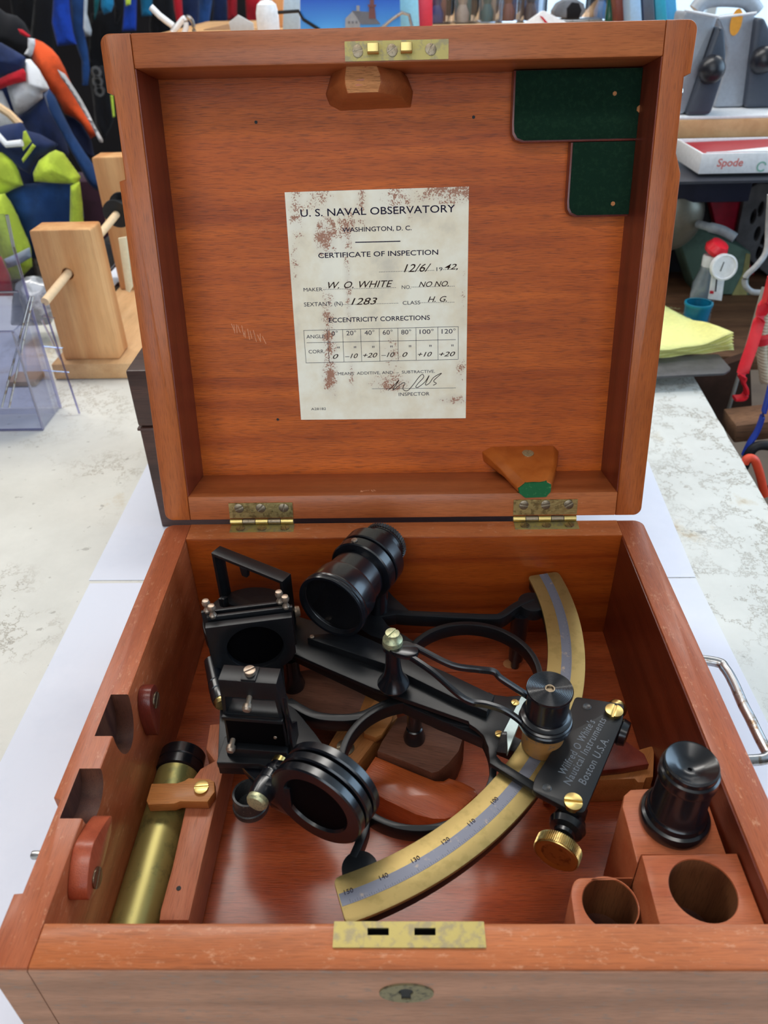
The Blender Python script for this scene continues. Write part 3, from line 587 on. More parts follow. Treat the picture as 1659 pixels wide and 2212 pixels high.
def ctext(s, px, py, hpx, lst, wpx=None, shear=0, bold=0.0, rot=0.0, space=1.0):
    q = cpos(px, py); s1 = cpos(px, py-hpx/2); s2 = cpos(px, py+hpx/2); size = (s1.y-s2.y)/0.70
    M0 = ML @ Matrix.Translation((q.x, q.y, -DL+0.00045)) @ Matrix.Rotation(ang+rot, 4, 'Z')
    me = text_me(s, size, Matrix(), 0.00004, shear, bold, space)
    xs = [v.co.x for v in me.vertices]; ysn = [v.co.y for v in me.vertices]
    k = 1
    if wpx: wd = cpos(px+wpx/2, py).x - cpos(px-wpx/2, py).x; k = wd/(max(xs)-min(xs))
    cxm = (max(xs)+min(xs))/2; cym = (max(ysn)+min(ysn))/2
    me.transform(M0 @ Matrix.Diagonal((k, 1, 1, 1)) @ Matrix.Translation((-cxm, -cym, 0))); lst.append(me)
# zoom coordinates (scale 3.858, offset 600,390)
Z = lambda a, b: (600 + a/3.858, 390 + b/3.858)
pr_, pn = [], []
for s, a, b, h, wz in (('U. S. NAVAL OBSERVATORY', 832, 252, 62, 1290), ('WASHINGTON, D. C.', 826, 406, 38, 578), ('CERTIFICATE OF INSPECTION', 836, 611, 42, 1000),
    ('19', 1348, 738, 32, 50), ('MAKER', 294, 908, 30, 158), ('NO.', 1072, 888, 30, 76), ('SEXTANT, (N)', 380, 1034, 34, 322), ('CLASS', 1114, 1018, 30, 146),
    ('ECCENTRICITY CORRECTIONS', 846, 1153, 38, 842), ('ANGLE', 314, 1300, 30, 152), ('CORR.', 324, 1425, 30, 134), ('MEANS  ADDITIVE, AND  \u2013  SUBTRACTIVE.', 905, 1602, 24, 808), ('INSPECTOR', 1136, 1779, 28, 256), ('A28182', 340, 1903, 20, 124)):
    ctext(s, *Z(a, b), h/3.858, pr_, wz/3.858, bold=0.00004 if h > 34 else 0)
for s, a in (('0\u00b0', 474), ('20\u00b0', 612), ('40\u00b0', 764), ('60\u00b0', 916), ('80\u00b0', 1070), ('100\u00b0', 1240), ('120\u00b0', 1424)):
    ctext(s, *Z(a, 1272 - (a-474)*0.018), 38/3.858, pr_, (52 if a < 500 else 82 if a < 1100 else 116)/3.858)
    ctext('"', *Z(a+32, 1392 - (a-474)*0.018), 46/3.858, pr_, 18/3.858)
def cline(p, q_, wz, lst, dash=None):
    a = cpos(*Z(*p)); b = cpos(*Z(*q_)); wd = wz/3.858*0.000272
    n = 1 if not dash else int((q_[0]-p[0])/dash)
    for i in range(n):
        t0, t1 = (i/n, (i+0.5)/n) if dash else (0, 1)
        u0 = a.lerp(b, t0); u1 = a.lerp(b, t1)
        lst.append(prism_me([stroke([(u0.x, u0.y), (u1.x, u1.y)], wd)], -DL+0.00042, -DL+0.00048, ML))
cline((645, 515), (1022, 506), 8, pr_)
for a, b in (((216, 1250), (1504, 1217)), ((240, 1352), (1484, 1326)), ((234, 1520), (1504, 1490))): cline(a, b, 3.5, pr_)
for xa, xb in ((216, 236), (412, 430), (540, 552), (690, 700), (846, 852), (1000, 1004), (1152, 1154), (1334, 1336), (1504, 1504)): cline((xa, 1248-(xa-216)*0.025), (xb, 1518-(xa-216)*0.023), 3.5, pr_)
cline((784, 1735), (1484, 1728), 3, pr_)
for a, b in (((845, 762), (1310, 748)), ((378, 908), (992, 892)), ((1115, 888), (1480, 880)), ((545, 1034), (1010, 1022)), ((1190, 1018), (1478, 1014)), ((1380, 742), (1500, 738))): cline(a, b, 4, pr_, 14)
for s, a, b, h, wz in (('12/6/', 1165, 728, 66, 230), ('42,', 1446, 722, 46, 110), ('W. O. WHITE', 690, 866, 56, 540), ('NO NO.', 1300, 862, 44, 250), ('1283', 720, 1006, 56, 220), ('H. G.', 1330, 988, 46, 160),
    ('0', 482, 1466, 38, 48), ('\u201310', 614, 1462, 38, 110), ('+20', 770, 1456, 38, 122), ('\u201310', 918, 1452, 38, 110), ('0', 1060, 1450, 38, 44), ('+10', 1226, 1448, 38, 118), ('+20', 1412, 1446, 38, 134)):
    ctext(s, *Z(a, b), h/3.858, pn, wz/3.858, shear=0.35, bold=0.00002)
sig = [(920, 1748), (975, 1700), (1010, 1665), (960, 1745), (1035, 1690), (1060, 1690), (1042, 1735), (1080, 1752), (1130, 1700), (1175, 1640), (1205, 1615), (1215, 1640), (1170, 1690), (1150, 1720), (1170, 1722), (1225, 1680), (1262, 1625), (1230, 1700), (1262, 1690), (1300, 1640), (1365, 1606), (1300, 1668), (1322, 1690), (1295, 1706)]
sg = [(cpos(*Z(a, b)).x, cpos(*Z(a, b)).y) for a, b in sig]
sp2 = [(p.x, p.y) for p in smooth_path([(a, b, 0) for a, b in sg], 6)]
for i in range(len(sp2)-1): pn.append(prism_me([stroke([sp2[i], sp2[i+1]], 0.00042)], -DL+0.00042, -DL+0.00048, ML))
o = join('lettering', pr_, INK, CF); o['kind'] = 'stuff'; o['label'] = 'printed heading, form lines and correction table'
o = join('handwriting', pn, PEN, CF); o['kind'] = 'stuff'; o['label'] = 'slanting handwritten entries and signature'

# ------------------------------------------------------------------ fittings glued inside the base
def block(name, pts, z1, mat, bev=0.0008, z0=HB, holes=(), r=0.0, parent=None, label=None):
    P = xy(pts, z1)
    if r: P = rounded(P, r)
    o = prism(name, [P] + [list(h) for h in holes], z0+0.0005, z1, mat, parent or BX, bev=bev)
    if label: o['label'] = label
    return o
block('rail_block', [(453, 1564), (505, 1560), (490, 1630), (483, 1662), (408, 1988), (343, 1988), (346, 1965), (372, 1870), (399, 1748), (410, 1690), (432, 1660), (462, 1643), (444, 1618)], -0.057, W_rail, 0.0012)
lathe('rail_hole', [(0, 0), (0.0011, 0), (0.0011, 0.0002), (0, 0.0002)], up(at(386, 1919, z=-0.0569)), K_deep, BX, 12)
CL = block('clip', [(316, 1729), (327, 1692), (382, 1691), (398, 1686), (407, 1680), (452, 1682), (463, 1688), (464, 1710), (448, 1732), (389, 1731), (376, 1736), (320, 1738)], -0.0500, W_clip, 0.0006, z0=-0.0565)
screw('screw', at(435, 1702, z=-0.0495), (0, 0, 1), 0.0036, BRASS_B, CL, 0.1, 0.0009)
# blocks at the right
block('eyepiece_block', [(1344, 1742), (1348, 1718), (1362, 1705), (1400, 1703), (1520, 1703), (1570, 1846), (1386, 1846), (1377, 1868), (1360, 1800)], -0.0185, W_block, 0.0008)
hc = at(1519, 1922, z=-0.0105).xy; hr_ = (at(1590, 1922, z=-0.0105).x - at(1447, 1922, z=-0.0105).x)/2
b2 = xy([(1386, 1847), (1590, 1843), (1646, 1995), (1424, 1995)], -0.0105); b2[2].y = b2[3].y = 0.0008
b2[2].x = b2[1].x = A-0.0012
hc.y = max(hc.y, hr_+0.002)
prism('socket_block', [b2, arc2(hc, hr_, 0, 360, 48)[:-1]], HB+0.0005, -0.0105, W_block, BX, bev=0.0005)
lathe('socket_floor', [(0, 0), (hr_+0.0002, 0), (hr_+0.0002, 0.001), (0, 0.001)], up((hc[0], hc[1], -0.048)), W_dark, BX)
SOCK = wood('socket_wood', srgb(104, 60, 38), srgb(136, 88, 56), 'z', 0.6, coat=0, pores=0.4)  # brown of the sleeves added to darken the inside of the socket holes
lathe('socket_dark_sleeve', [(hr_-0.0001, -0.0365), (hr_-0.0001, -0.0002), (hr_+0.0003, -0.0002), (hr_+0.0003, -0.0365)], up((hc[0], hc[1], -0.0110)), SOCK, BX)
hc = at(1318, 1952, z=-0.030).xy; h3 = (at(1377, 1952, z=-0.03).x - at(1259, 1952, z=-0.03).x)/2; hc.y = max(hc.y, h3+0.002)
b3 = xy([(1232, 1925), (1243, 1896), (1388, 1894), (1410, 1990), (1238, 1990)], -0.030); b3[3].y = b3[4].y = 0.0008
prism('socket_block', [rounded(b3, 0.003), arc2(hc, h3, 0, 360, 48)[:-1]], HB+0.0005, -0.030, W_block, BX, bev=0.0005)
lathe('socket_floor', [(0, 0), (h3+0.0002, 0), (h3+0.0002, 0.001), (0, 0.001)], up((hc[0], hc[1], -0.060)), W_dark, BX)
lathe('socket_dark_sleeve', [(h3-0.0001, -0.0285), (h3-0.0001, -0.0002), (h3+0.0003, -0.0002), (h3+0.0003, -0.0285)], up((hc[0], hc[1], -0.0305)), SOCK, BX)
# stepped support board at the right wall and its red top piece
block('support_board', [(1180, 1680), (1404, 1612), (1413, 1612), (1413, 1640), (1411, 1678), (1396, 1680), (1392, 1690), (1378, 1690), (1371, 1682), (1180, 1690)], -0.0625, W_tan, 0.0005, label='pale notched support board by the right wall')
block('support_cap', [(1230, 1560), (1320, 1560), (1352, 1600), (1392, 1628), (1402, 1650), (1345, 1660), (1230, 1672)], -0.0575, W_button, 0.0006, z0=-0.0630, label='dark red pointed board over the pale one')
# walnut blocks, red curved block and diagonal latch below the frame
Q = lambda a, b: (680 + a/4.1475, 1480 + b/4.1475)
block('walnut_block', [Q(*p) for p in [(740, 290), (800, 268), (960, 258), (1170, 300), (1280, 345), (1335, 385), (1342, 440), (1290, 590), (1200, 700), (1110, 770), (1050, 786), (950, 742), (700, 640), (560, 590), (600, 500)]], -0.0585, W_walnut, 0.0008, label='dark walnut block under the black foot')
block('curved_block', [Q(*p) for p in [(540, 622), (700, 690), (940, 790), (1080, 845), (1150, 845), (1200, 817), (1330, 860), (1440, 918), (1468, 975), (1250, 1180), (1170, 1200), (1060, 1200), (900, 1160), (640, 1035), (450, 925), (388, 850)]], -0.0630, W_red, 0.0022, label='glossy red-brown curved block')
block('walnut_block', [(604, 1482), (640, 1450), (700, 1440), (780, 1480), (822, 1500), (800, 1530), (748, 1558), (690, 1560), (640, 1545), (612, 1520)], -0.0600, W_walnut, 0.0008, label='walnut block behind the horizon mirror')
block('latch_bar', [Q(*p) for p in [(-80, 800), (90, 590), (200, 405), (320, 400), (480, 330), (690, 100), (740, 290), (560, 470), (340, 765), (180, 900)]], -0.0645, W_tan, 0.0006, label='diagonal tan wooden bar')
lt = block('latch_turn', [Q(*p) for p in [(470, 30), (640, 0), (730, 90), (690, 310), (600, 440), (545, 468), (490, 450), (440, 432), (390, 240)]], -0.0600, W_clip, 0.0006, z0=-0.0650, label='tan turning latch over the bar')
screw('screw', at(*Q(275, 560), z=-0.0642), (0, 0, 1), 0.0048, BRASS_D, BX, 0.3, 0.0005)
lathe('floor_scar', [(0, 0), (0.004, 0), (0.0036, 0.0003), (0, 0.0003)], up(at(1100, 1434, z=HB+0.0013)), W_raw, BX, 24)
# ------------------------------------------------------------------ sextant
P0 = Vector((-0.0852, 0.1912)); ZF = -0.0280; ZARC = -0.0270; ZI = -0.0225; R_I, R_O = 0.1677, 0.1881
SX = thing('sextant', 'black enamelled sextant with a brass arc resting in the open box', 'sextant', (-0.01, 0.13, HB))
c2_, c1_ = (0.0054, 0.0931), (0.0363, 0.1507)
TF = 0.0085
def pz(pts, z=ZF): return xy(pts, z)
def fr(loops, k=0): return prism_me(loops, ZF-TF, ZF - 0.00006*k, None, 0.0004)
parts = [fr([arc2(c1_, 0.0389, 0, 360, 72)[:-1], arc2(c1_, 0.0357, 0, 360, 72)[:-1]], 0),
         fr([arc2(c2_, 0.0386, 0, 360, 72)[:-1], arc2(c2_, 0.0354, 0, 360, 72)[:-1]], 1),
         fr([stroke([p.xy for p in smooth_path([at(a, b, z=ZF) for a, b in [(800, 1300), (850, 1320), (960, 1327), (1060, 1331), (1085, 1327), (1115, 1306), (1150, 1290)]], 6)], 0.0046)], 2),
         fr([pz([(745, 1335), (780, 1278), (806, 1264), (834, 1270), (852, 1290), (885, 1319), (850, 1328), (824, 1332), (838, 1350), (872, 1370), (905, 1392), (890, 1400), (800, 1372)])], 3),
         fr([stroke([p.xy for p in smooth_path([at(a, b, z=ZF) for a, b in [(622, 1512), (675, 1541), (731, 1549), (781, 1543), (830, 1520), (880, 1502)]], 6)], 0.0048)], 4),
         fr([pz([(470, 1420), (610, 1420), (617, 1496), (634, 1527), (652, 1548), (680, 1582), (712, 1628), (690, 1650), (640, 1655), (470, 1648), (476, 1500)])], 5),
         fr([stroke([p.xy for p in smooth_path([at(a, b, z=ZF) for a, b in [(802, 1738), (790, 1752), (787, 1785), (776, 1818), (762, 1850)]], 6)], [0.0045, 0.0036])], 6),
         fr([arc2(at(777, 1872, z=ZF).xy, 0.0078, 0, 360, 32)[:-1]], 7), fr([arc2(at(1150, 1298, z=ZF).xy, 0.0085, 0, 360, 32)[:-1]], 8),
         fr([stroke([P0.xy, (0.012, 0.128), (0.060, 0.098)], [0.020, 0.008])], 9),
         fr([arc2(P0, R_O-0.0012, -71.0, 12.6, 90) + arc2(P0, R_I+0.0012, 12.6, -71.0, 90)], 11)]
hubc = at(538, 1330, z=-0.025).xy
parts.append(prism_me([arc2(hubc, 0.0275, 0, 360, 64)[:-1]], ZF-TF, -0.0262, None, 0.0005))
FRM = join('frame', parts, K_matt, SX)
FRM['label'] = 'black openwork frame with two ring shaped openings'
wp = at(820, 1303, z=ZF+0.0004); screw('screw', wp, (0, 0, 1), 0.0021, PIN, FRM, 0.6, 0.0008)
# arc
def pol(r_, a_): return Vector((P0.x + r_*math.cos(math.radians(a_)), P0.y + r_*math.sin(math.radians(a_))))
out = arc2(P0, R_O, -70.3, 12.0, 110) + [pol(R_O-0.0004, 12.6), pol(R_O-0.0016, 12.95), pol(R_O-0.0032, 13.05), pol(R_I+0.0026, 13.05), pol(R_I+0.0010, 12.9), pol(R_I+0.0002, 12.5)] + arc2(P0, R_I, 12.0, -70.3, 110) + [pol(R_I+0.0004, -70.9), pol(R_I+0.0016, -71.25), pol(R_I+0.0030, -71.35), pol(R_O-0.0024, -71.35), pol(R_O-0.0010, -71.2), pol(R_O-0.0002, -70.8)]
ARC = prism('arc', [out], ZARC-0.0020, ZARC, BRASS_ARC, SX, bev=0.0003)
ARC['label'] = 'tarnished brass arc with a silver scale strip'
def strip(a0, a1, r0, r1, z0, z1, nm, m, par): return prism(nm, [arc2(P0, r1, a0, a1, 90) + arc2(P0, r0, a1, a0, 90)], z0, z1, m, par)
strip(-71.2, 12.9, 0.1752, 0.1807, ZARC-0.0001, ZARC+0.00012, 'scale_strip', SILVER, ARC)
ticks = bmesh.new()
for i in range(0, 253):
    a = math.radians(-70 + i/3); ln = 0.0017 if i % 15 == 0 else (0.0012 if i % 3 == 0 else 0.0007); d = Vector((math.cos(a), math.sin(a))); n = Vector((-d.y, d.x))*0.00005
    q = [P0 + d*0.1804 + n, P0 + d*0.1804 - n, P0 + d*(0.1804-ln) - n, P0 + d*(0.1804-ln) + n]
    ticks.faces.new([ticks.verts.new((v.x, v.y, ZARC+0.00015)) for v in q])
me = bpy.data.meshes.new('m'); ticks.to_mesh(me); ticks.free()
me_t = [me]
for s, a, b in (('150', 752, 1926), ('140', 828, 1894), ('130', 897, 1857), ('120', 962, 1817), ('110', 1018, 1777), ('100', 1068, 1730)):
    q = at(a, b, z=ZARC+0.0002); dv = (q.xy-P0); an = math.atan2(dv.y, dv.x) + math.pi/2
    M = Matrix.Translation(q) @ Matrix.Rotation(an, 4, 'Z'); me_t.append(text_me(s, 0.0030, M, 0.00004))
o = join('lettering', me_t, INK, ARC); o['kind'] = 'stuff'; o['label'] = 'engraved degree numbers and scale marks'
# legs
q = at(1112, 1440, z=HB+0.0014); lathe('leg', [(0, 0), (0.0026, 0), (0.0030, 0.006), (0.0046, 0.0075), (0.0048, 0.02), (0.0056, 0.034), (0.0056, 0.0465), (0, 0.0465)], up(q), K_gloss, SX, 28)
q = at(895, 1596, z=-0.0583); lathe('leg', [(0, 0), (0.0058, 0), (0.0060, 0.002), (0.0044, 0.0088), (0.0036, 0.0093), (0.0036, 0.010), (0.0040, 0.0105), (0.0040, 0.022), (0, 0.022)], up(q), K_gloss, SX, 28)
q = at(634, 1482, z=-0.0598); lathe('leg', [(0, 0), (0.0066, 0), (0.0070, 0.0025), (0.0050, 0.010), (0.0050, 0.024), (0, 0.024)], up(q), K_gloss, SX, 28)
# index arm
am = pz([(600, 1320), (640, 1330), (700, 1348), (760, 1366), (860, 1413), (960, 1462), (1052, 1499), (1056, 1494), (1066, 1500), (1095, 1504), (1138, 1501), (1139, 1505), (1086, 1584), (1074, 1610), (1073, 1632), (1084, 1645), (1160, 1692), (1152, 1707), (1058, 1648), (1055, 1614), (1044, 1588), (1028, 1573), (1014, 1564), (1012, 1558), (900, 1519), (807, 1487), (700, 1441), (623, 1407), (590, 1390)], ZI)
ARM = prism('index_arm', [am], ZI-0.003, ZI, K_matt, SX, bev=0.0004)
prism('pivot_disc', [arc2((P0.x, P0.y), 0.0165, 0, 360, 48)[:-1]], -0.0262, ZI+0.0001, K_matt, ARM, bev=0.0004)
prism('rib', [pz([(664, 1378), (672, 1371), (762, 1364), (860, 1408), (960, 1450), (1068, 1502), (1052, 1537), (980, 1507), (900, 1468), (837, 1436), (750, 1407)], -0.0175)], ZI-0.0001, -0.0175, K_matt, ARM, bev=0.0004)
screw('screw', at(674, 1376, z=-0.0172), (0, 0, 1), 0.0012, PIN, ARM, 0.5, 0.0006)
prism('vernier', [pz([(1126, 1505), (1140, 1508), (1122, 1560), (1096, 1626), (1086, 1584)], ZI+0.0008)], ZI-0.002, ZI+0.0008, VERN, ARM)
for a, b in ((1078, 1587), (1113, 1519)): screw('screw', at(a, b, z=ZI+0.0003), (0, 0, 1), 0.0019, BRASS_B, ARM, a, 0.0008)
q = at(1084, 1622, z=ZI); Mq = up(q) @ Matrix.Rotation(-0.2, 4, 'Z')
loft('stop_lug', [[(-.0028, -.0012, 0), (.0028, -.0012, 0), (.0028, .0012, 0), (-.0028, .0012, 0)], [(-.0010, -.0010, .013), (.0014, -.0010, .0135), (.0014, .001, .0135), (-.0010, .001, .013)]], K_edge, ARM, Mq, 0.0002)
# maker's plate with engraved lettering
PL = prism('maker_plate', [rounded(pz([(1243, 1504), (1349, 1521), (1346, 1556), (1262, 1757), (1236, 1752), (1149, 1707), (1155, 1680), (1208, 1597)], -0.0190), 0.0022)], -0.0225, -0.0190, K_matt, SX, bev=0.0005)
PL['label'] = 'black plate engraved with the maker and the town'
prism('plate_housing', [pz([(1262, 1530), (1338, 1545), (1258, 1742), (1205, 1718)], -0.0225)], -0.0400, -0.0226, K_gloss, PL, bev=0.002)
screw('plate_screw', at(1326, 1538, z=-0.0186), (0, 0, 1), 0.0040, BRASS_B, PL, 1.15, 0.0016)
screw('plate_screw', at(1238, 1735, z=-0.0186), (0, 0, 1), 0.0040, BRASS_B, PL, -0.15, 0.0016)
base_a = at(1218, 1668, z=-0.0189); base_b = at(1285, 1550, z=-0.0189); dv = (base_b-base_a); an = math.atan2(dv.y, dv.x)
tx = []
for s, a, b, ln in (("Wilfred O White's", 1248, 1612, 122), ('Nautical Instruments', 1266, 1620, 152), ('Boston U.S.A.', 1284, 1643, 92)):
    q = at(a, b, z=-0.01892); q0 = at(a-ln*0.44, b+ln*0.48, z=-0.01892)
    me = text_me(s, 0.0052, Matrix(), 0.00005, 0.1, 0.00002, 1.1); xs = [v.co.x for v in me.vertices]
    L0 = at(a-0.42*ln/1.0, b+0.80*ln/2, z=-0.01892); L1 = at(a+0.42*ln/1.0, b-0.80*ln/2, z=-0.01892)
    k = {122: 0.037, 152: 0.045, 92: 0.030}[ln]/(max(xs)-min(xs))
    me.transform(Matrix.Translation(q) @ Matrix.Rotation(an, 4, 'Z') @ Matrix.Diagonal((k, 1, 1, 1)) @ Matrix.Translation((-(max(xs)+min(xs))/2, 0, 0))); tx.append(me)
o = join('lettering', tx, ENGR, PL); o['kind'] = 'stuff'; o['label'] = 'engraved grey lettering in three lines'
for a, b in ((1268, 1526), (1181, 1702)): lathe('dimple', [(0, 0.0001), (0.0014, 0.0001), (0.0018, 0.0003), (0.0022, 0.0001), (0.0022, -0.0002), (0, -0.0002)], up(at(a, b, z=-0.0190)), K_edge, PL, 20)
# tangent screw
ta = at(1236, 1758, z=-0.030); tb = at(1203, 1842, z=-0.030); dt = (tb-ta).normalized(); Lt = (tb-ta).length
TS = lathe('tangent_screw', [(0, -0.004), (0.0060, -0.004), (0.0062, 0.0), (0.0050, 0.0015), (0.0076, 0.004), (0.0084, 0.0068), (0.0074, 0.0096), (0.0050, 0.0108), (0.0048, 0.0125), (0.0030, 0.0135), (0, 0.0135)], along(ta, dt), K_gloss, SX)
lathe('shaft', [(0, 0), (0.0024, 0), (0.0024, Lt-0.0147), (0, Lt-0.0147)], along(ta + dt*0.0135, dt), BRASS, TS, 24)
teeth = []
for k in range(72):
    for j, rr in ((0, 0.0102), (1, 0.0102), (2, 0.0097), (3, 0.0097)): an_ = 2*math.pi*(k + j/4)/72; teeth.append((rr*math.cos(an_), rr*math.sin(an_)))
MT = along(ta + dt*(Lt-0.0035), dt)
kn = prism('knob', [teeth], 0, 0.0048, BRASS, TS, MT, angle=20); kn['label'] = 'knurled brass knob'
lathe('knob_face', [(0, 0.0038), (0.003, 0.0040), (0.0062, 0.0046), (0.0076, 0.0052), (0.0092, 0.0052), (0.0096, 0.0046), (0.0096, 0.003), (0, 0.003)], MT, BRASS_B, TS)
lathe('clamp_knob', [(0, 0), (0.0062, 0), (0.0070, 0.0020), (0.0062, 0.0052), (0, 0.0052)], along(at(1333, 1578, z=-0.030), (0.87, -0.5, 0)), K_gloss, SX)
lathe('clamp_knob', [(0, 0), (0.0046, 0), (0.0050, 0.0015), (0.0046, 0.0035), (0, 0.0035)], along(at(1330, 1535, z=-0.0275), (0.6, 0.8, 0)), BRASS, SX)
# reading magnifier
mp_ = at(850, 1478, z=-0.0175); MG = lathe('magnifier', [(0, 0), (0.0080, 0), (0.0084, 0.0012), (0.0078, 0.0024), (0.0062, 0.0050), (0.0048, 0.0090), (0.0041, 0.0140), (0.0038, 0.0180), (0.0038, 0.0260), (0.0052, 0.0265), (0.0052, 0.0285), (0, 0.0285)], up(mp_), K_gloss, SX)
MG['label'] = 'reading magnifier on a flared post'
zt_ = mp_.z
o = lathe('post_screw', [(0, 0.0285), (0.0046, 0.0285), (0.0052, 0.0300), (0.0050, 0.0325), (0.0038, 0.0340), (0.0034, 0.0355), (0, 0.0355)], up(mp_), BRASS_P, MG, 32); o['label'] = 'greenish brass post screw'
screw('screw', mp_ + Vector((0, 0, 0.0356)), (0, 0, 1), 0.0033, BRASS_P, MG, 0.9, 0.0012)
def arm3(pts): return smooth_path([at(a, b, z=z) for a, b, z in pts], 6)
j = [tube_me(arm3([(858, 1398, .0110), (890, 1398, .0110), (905, 1402, .0108), (976, 1437, .0078), (1030, 1446, .0058), (1066, 1451, .0042), (1084, 1467, .0022), (1130, 1497, -.0025), (1150, 1512, -.0055)]), 0, flat=(0.0013, 0.0017)),
     tube_me(arm3([(853, 1400, .0110), (880, 1415, .0104), (935, 1452, .0080), (990, 1500, .0038), (1019, 1517, .0018), (1050, 1522, -.0002), (1090, 1535, -.0035), (1122, 1556, -.0065), (1138, 1575, -.0085)]), 0, flat=(0.0013, 0.0017)),
     prism_me([rounded(pz([(840, 1385), (880, 1383), (902, 1394), (905, 1412), (880, 1418), (842, 1408)], .0125), 0.003)], 0.0095, 0.0125, None, 0.0004)]
lc = at(1170, 1608, z=-0.0262)
j.append(lathe_me([(0.0104, 0.0162), (0.0126, 0.0162), (0.0128, 0.0182), (0.0120, 0.0192), (0.0104, 0.0192)], up(lc), 56))
join('fork', j, K_gloss, MG)['label'] = 'glossy black two armed fork'
o = lathe('lens_tube', [(0, 0.0), (0.0096, 0.0), (0.0100, 0.001), (0.0100, 0.0162), (0, 0.0162)], up(lc), plain('aged_lens_tube', (0.34, 0.16, 0.045, 1), 0.5, 0.1, spot=(0.10, 0.10, 0.09, 1), spot_scale=350, spot_at=0.56), MG); o['label'] = 'mottled brown lower tube of the magnifier'
pf = [(0.0105, 0.0160), (0.0124, 0.0192), (0.0124, 0.0200), (0.0116, 0.0206), (0.0120, 0.0214), (0.0120, 0.0222), (0.0108, 0.0226), (0.0100, 0.0232), (0.0099, 0.0375), (0.0107, 0.0380), (0.0109, 0.0390), (0.0107, 0.0400)]
o = lathe('lens_mount', pf + [(0.0106-0.0007*k - (0.00035 if e else 0), 0.0400 - (0.00022 if e else 0)) for k in range(12) for e in (0, 1)] + [(0.0022, 0.0400), (0.0020, 0.0385), (0.0018, 0.0360), (0, 0.0358)], up(lc), K_gloss, MG, 64, 20); o['label'] = 'black lens mount with concentric grooves'
lathe('aperture', [(0.0021, 0.0399), (0.0023, 0.0401), (0.0017, 0.0401), (0.0013, 0.0390), (0.0, 0.0390)], up(lc), BRASS_D, MG, 32)
# index mirror
A1, A2 = at(478, 1300, z=-0.0235), at(620, 1362, z=-0.0235); e = (A2-A1).normalized(); wI = (A2-A1).length; MI = frame_axes(A1, e, e.cross(Vector((0, 0, 1))))
hI = 0.0370
IM = prism('index_mirror', [[(-0.001, 0), (wI+0.001, 0), (wI+0.001, hI), (-0.001, hI)], [(0.0014, 0.0016), (wI-0.0014, 0.0016), (wI-0.0014, hI-0.0022), (0.0014, hI-0.0022)]], -0.0082, 0, K_matt, SX, MI, bev=0.0006)
IM['label'] = 'upright index mirror in a black frame'
box('mirror_glass', 0.0014, wI-0.0014, 0.0016, hI-0.0022, -0.0045, -0.0035, GLASS, IM, 0, MI)
prism('clip', [rounded([(wI*0.42, hI-0.008), (wI*0.50, hI-0.008), (wI*0.52, hI-0.0015), (wI*0.40, hI-0.0015)], 0.001)], -0.0022, 0.0002, K_matt, IM, MI, bev=0.0003)
for xx in (0.05, 0.10): box('clip', wI*xx-0.0008, wI*xx+0.0014, -0.0002, 0.005 + xx*0.02, 0.0, 0.0035, K_matt, IM, 0.0004, MI)
lathe('thumb_screw', [(0, 0), (0.0030, 0), (0.0034, 0.001), (0.0030, 0.003), (0, 0.003)], along(at(636, 1322, z=-0.016), (0.9, 0.3, 0)), PIN, IM, 24)
# index shades
B1 = at(466, 1464, z=-0.0258); az = math.radians(10); e = Vector((math.cos(az), math.sin(az), 0)); MS_ = frame_axes(B1, e, e.cross(Vector((0, 0, 1)))); wS, hS = 0.0445, 0.0365
shade = [(0.004, 0), (wS-0.010, 0), (wS-0.0025, 0.006), (wS, 0.011), (wS, hS), (0, hS), (0, 0.003)]
cS = (wS*0.53, hS*0.50)
SH = prism('index_shade', [shade, arc2(cS, 0.0150, 0, 360, 48)[:-1]], -0.0045, 0, K_matt, SX, MS_, bev=0.0003); SH['label'] = 'front sun shade plate with a round dark glass'
lathe('shade_glass', [(0, 0), (0.0151, 0), (0.0151, 0.001), (0, 0.001)], MS_ @ Matrix.Translation((cS[0], cS[1], -0.0040)), K_lens, SH, 48)
for i, (z0, dx) in enumerate(((-0.0085, 0.0008), (-0.0130, -0.0022))):
    o = prism('index_shade', [[(dx+0.004, 0), (wS+dx-0.010, 0), (wS+dx, 0.011), (wS+dx, hS+0.0015), (dx, hS+0.0015), (dx, 0.003)]], z0, z0+0.0022, K_matt, SX, MS_, bev=0.0003)
    for xx in (0.0032, wS-0.0032):
        lathe('pin', [(0, -0.001), (0.0016, -0.001), (0.0020, 0.0006), (0.0012, 0.0022), (0.0012, 0.0032), (0.0019, 0.0042), (0.0022, 0.0056), (0.0017, 0.0072), (0, 0.0078)], MS_ @ Matrix.Translation((xx+dx, hS+0.0015, z0+0.0011)) @ Matrix.Rotation(-math.pi/2, 4, 'X'), PIN, o, 20)
bolt = lambda a, b, z: at(a, b, z=z)
p0, p1 = bolt(480, 1524, -0.022), bolt(457, 1428, -0.022); d_ = (p1-p0).normalized(); Lb = (p1-p0).length
sb = lathe('shade_bolt', [(0, 0.003), (0.0044, 0.003), (0.0048, 0.006), (0.0048, 0.009), (0.0042, 0.0094), (0.0042, 0.0100), (0.0048, 0.0104), (0.0048, 0.015), (0.0042, 0.0154), (0.0042, 0.016), (0.0046, 0.0164), (0.0040, Lb), (0, Lb)], along(p0, d_), K_gloss, SX, 32)
lathe('bolt_cap', [(0, 0), (0.0034, 0.0002), (0.0040, 0.0014), (0.0040, 0.0032), (0, 0.0032)], along(p0, d_), BRASS, sb, 28)
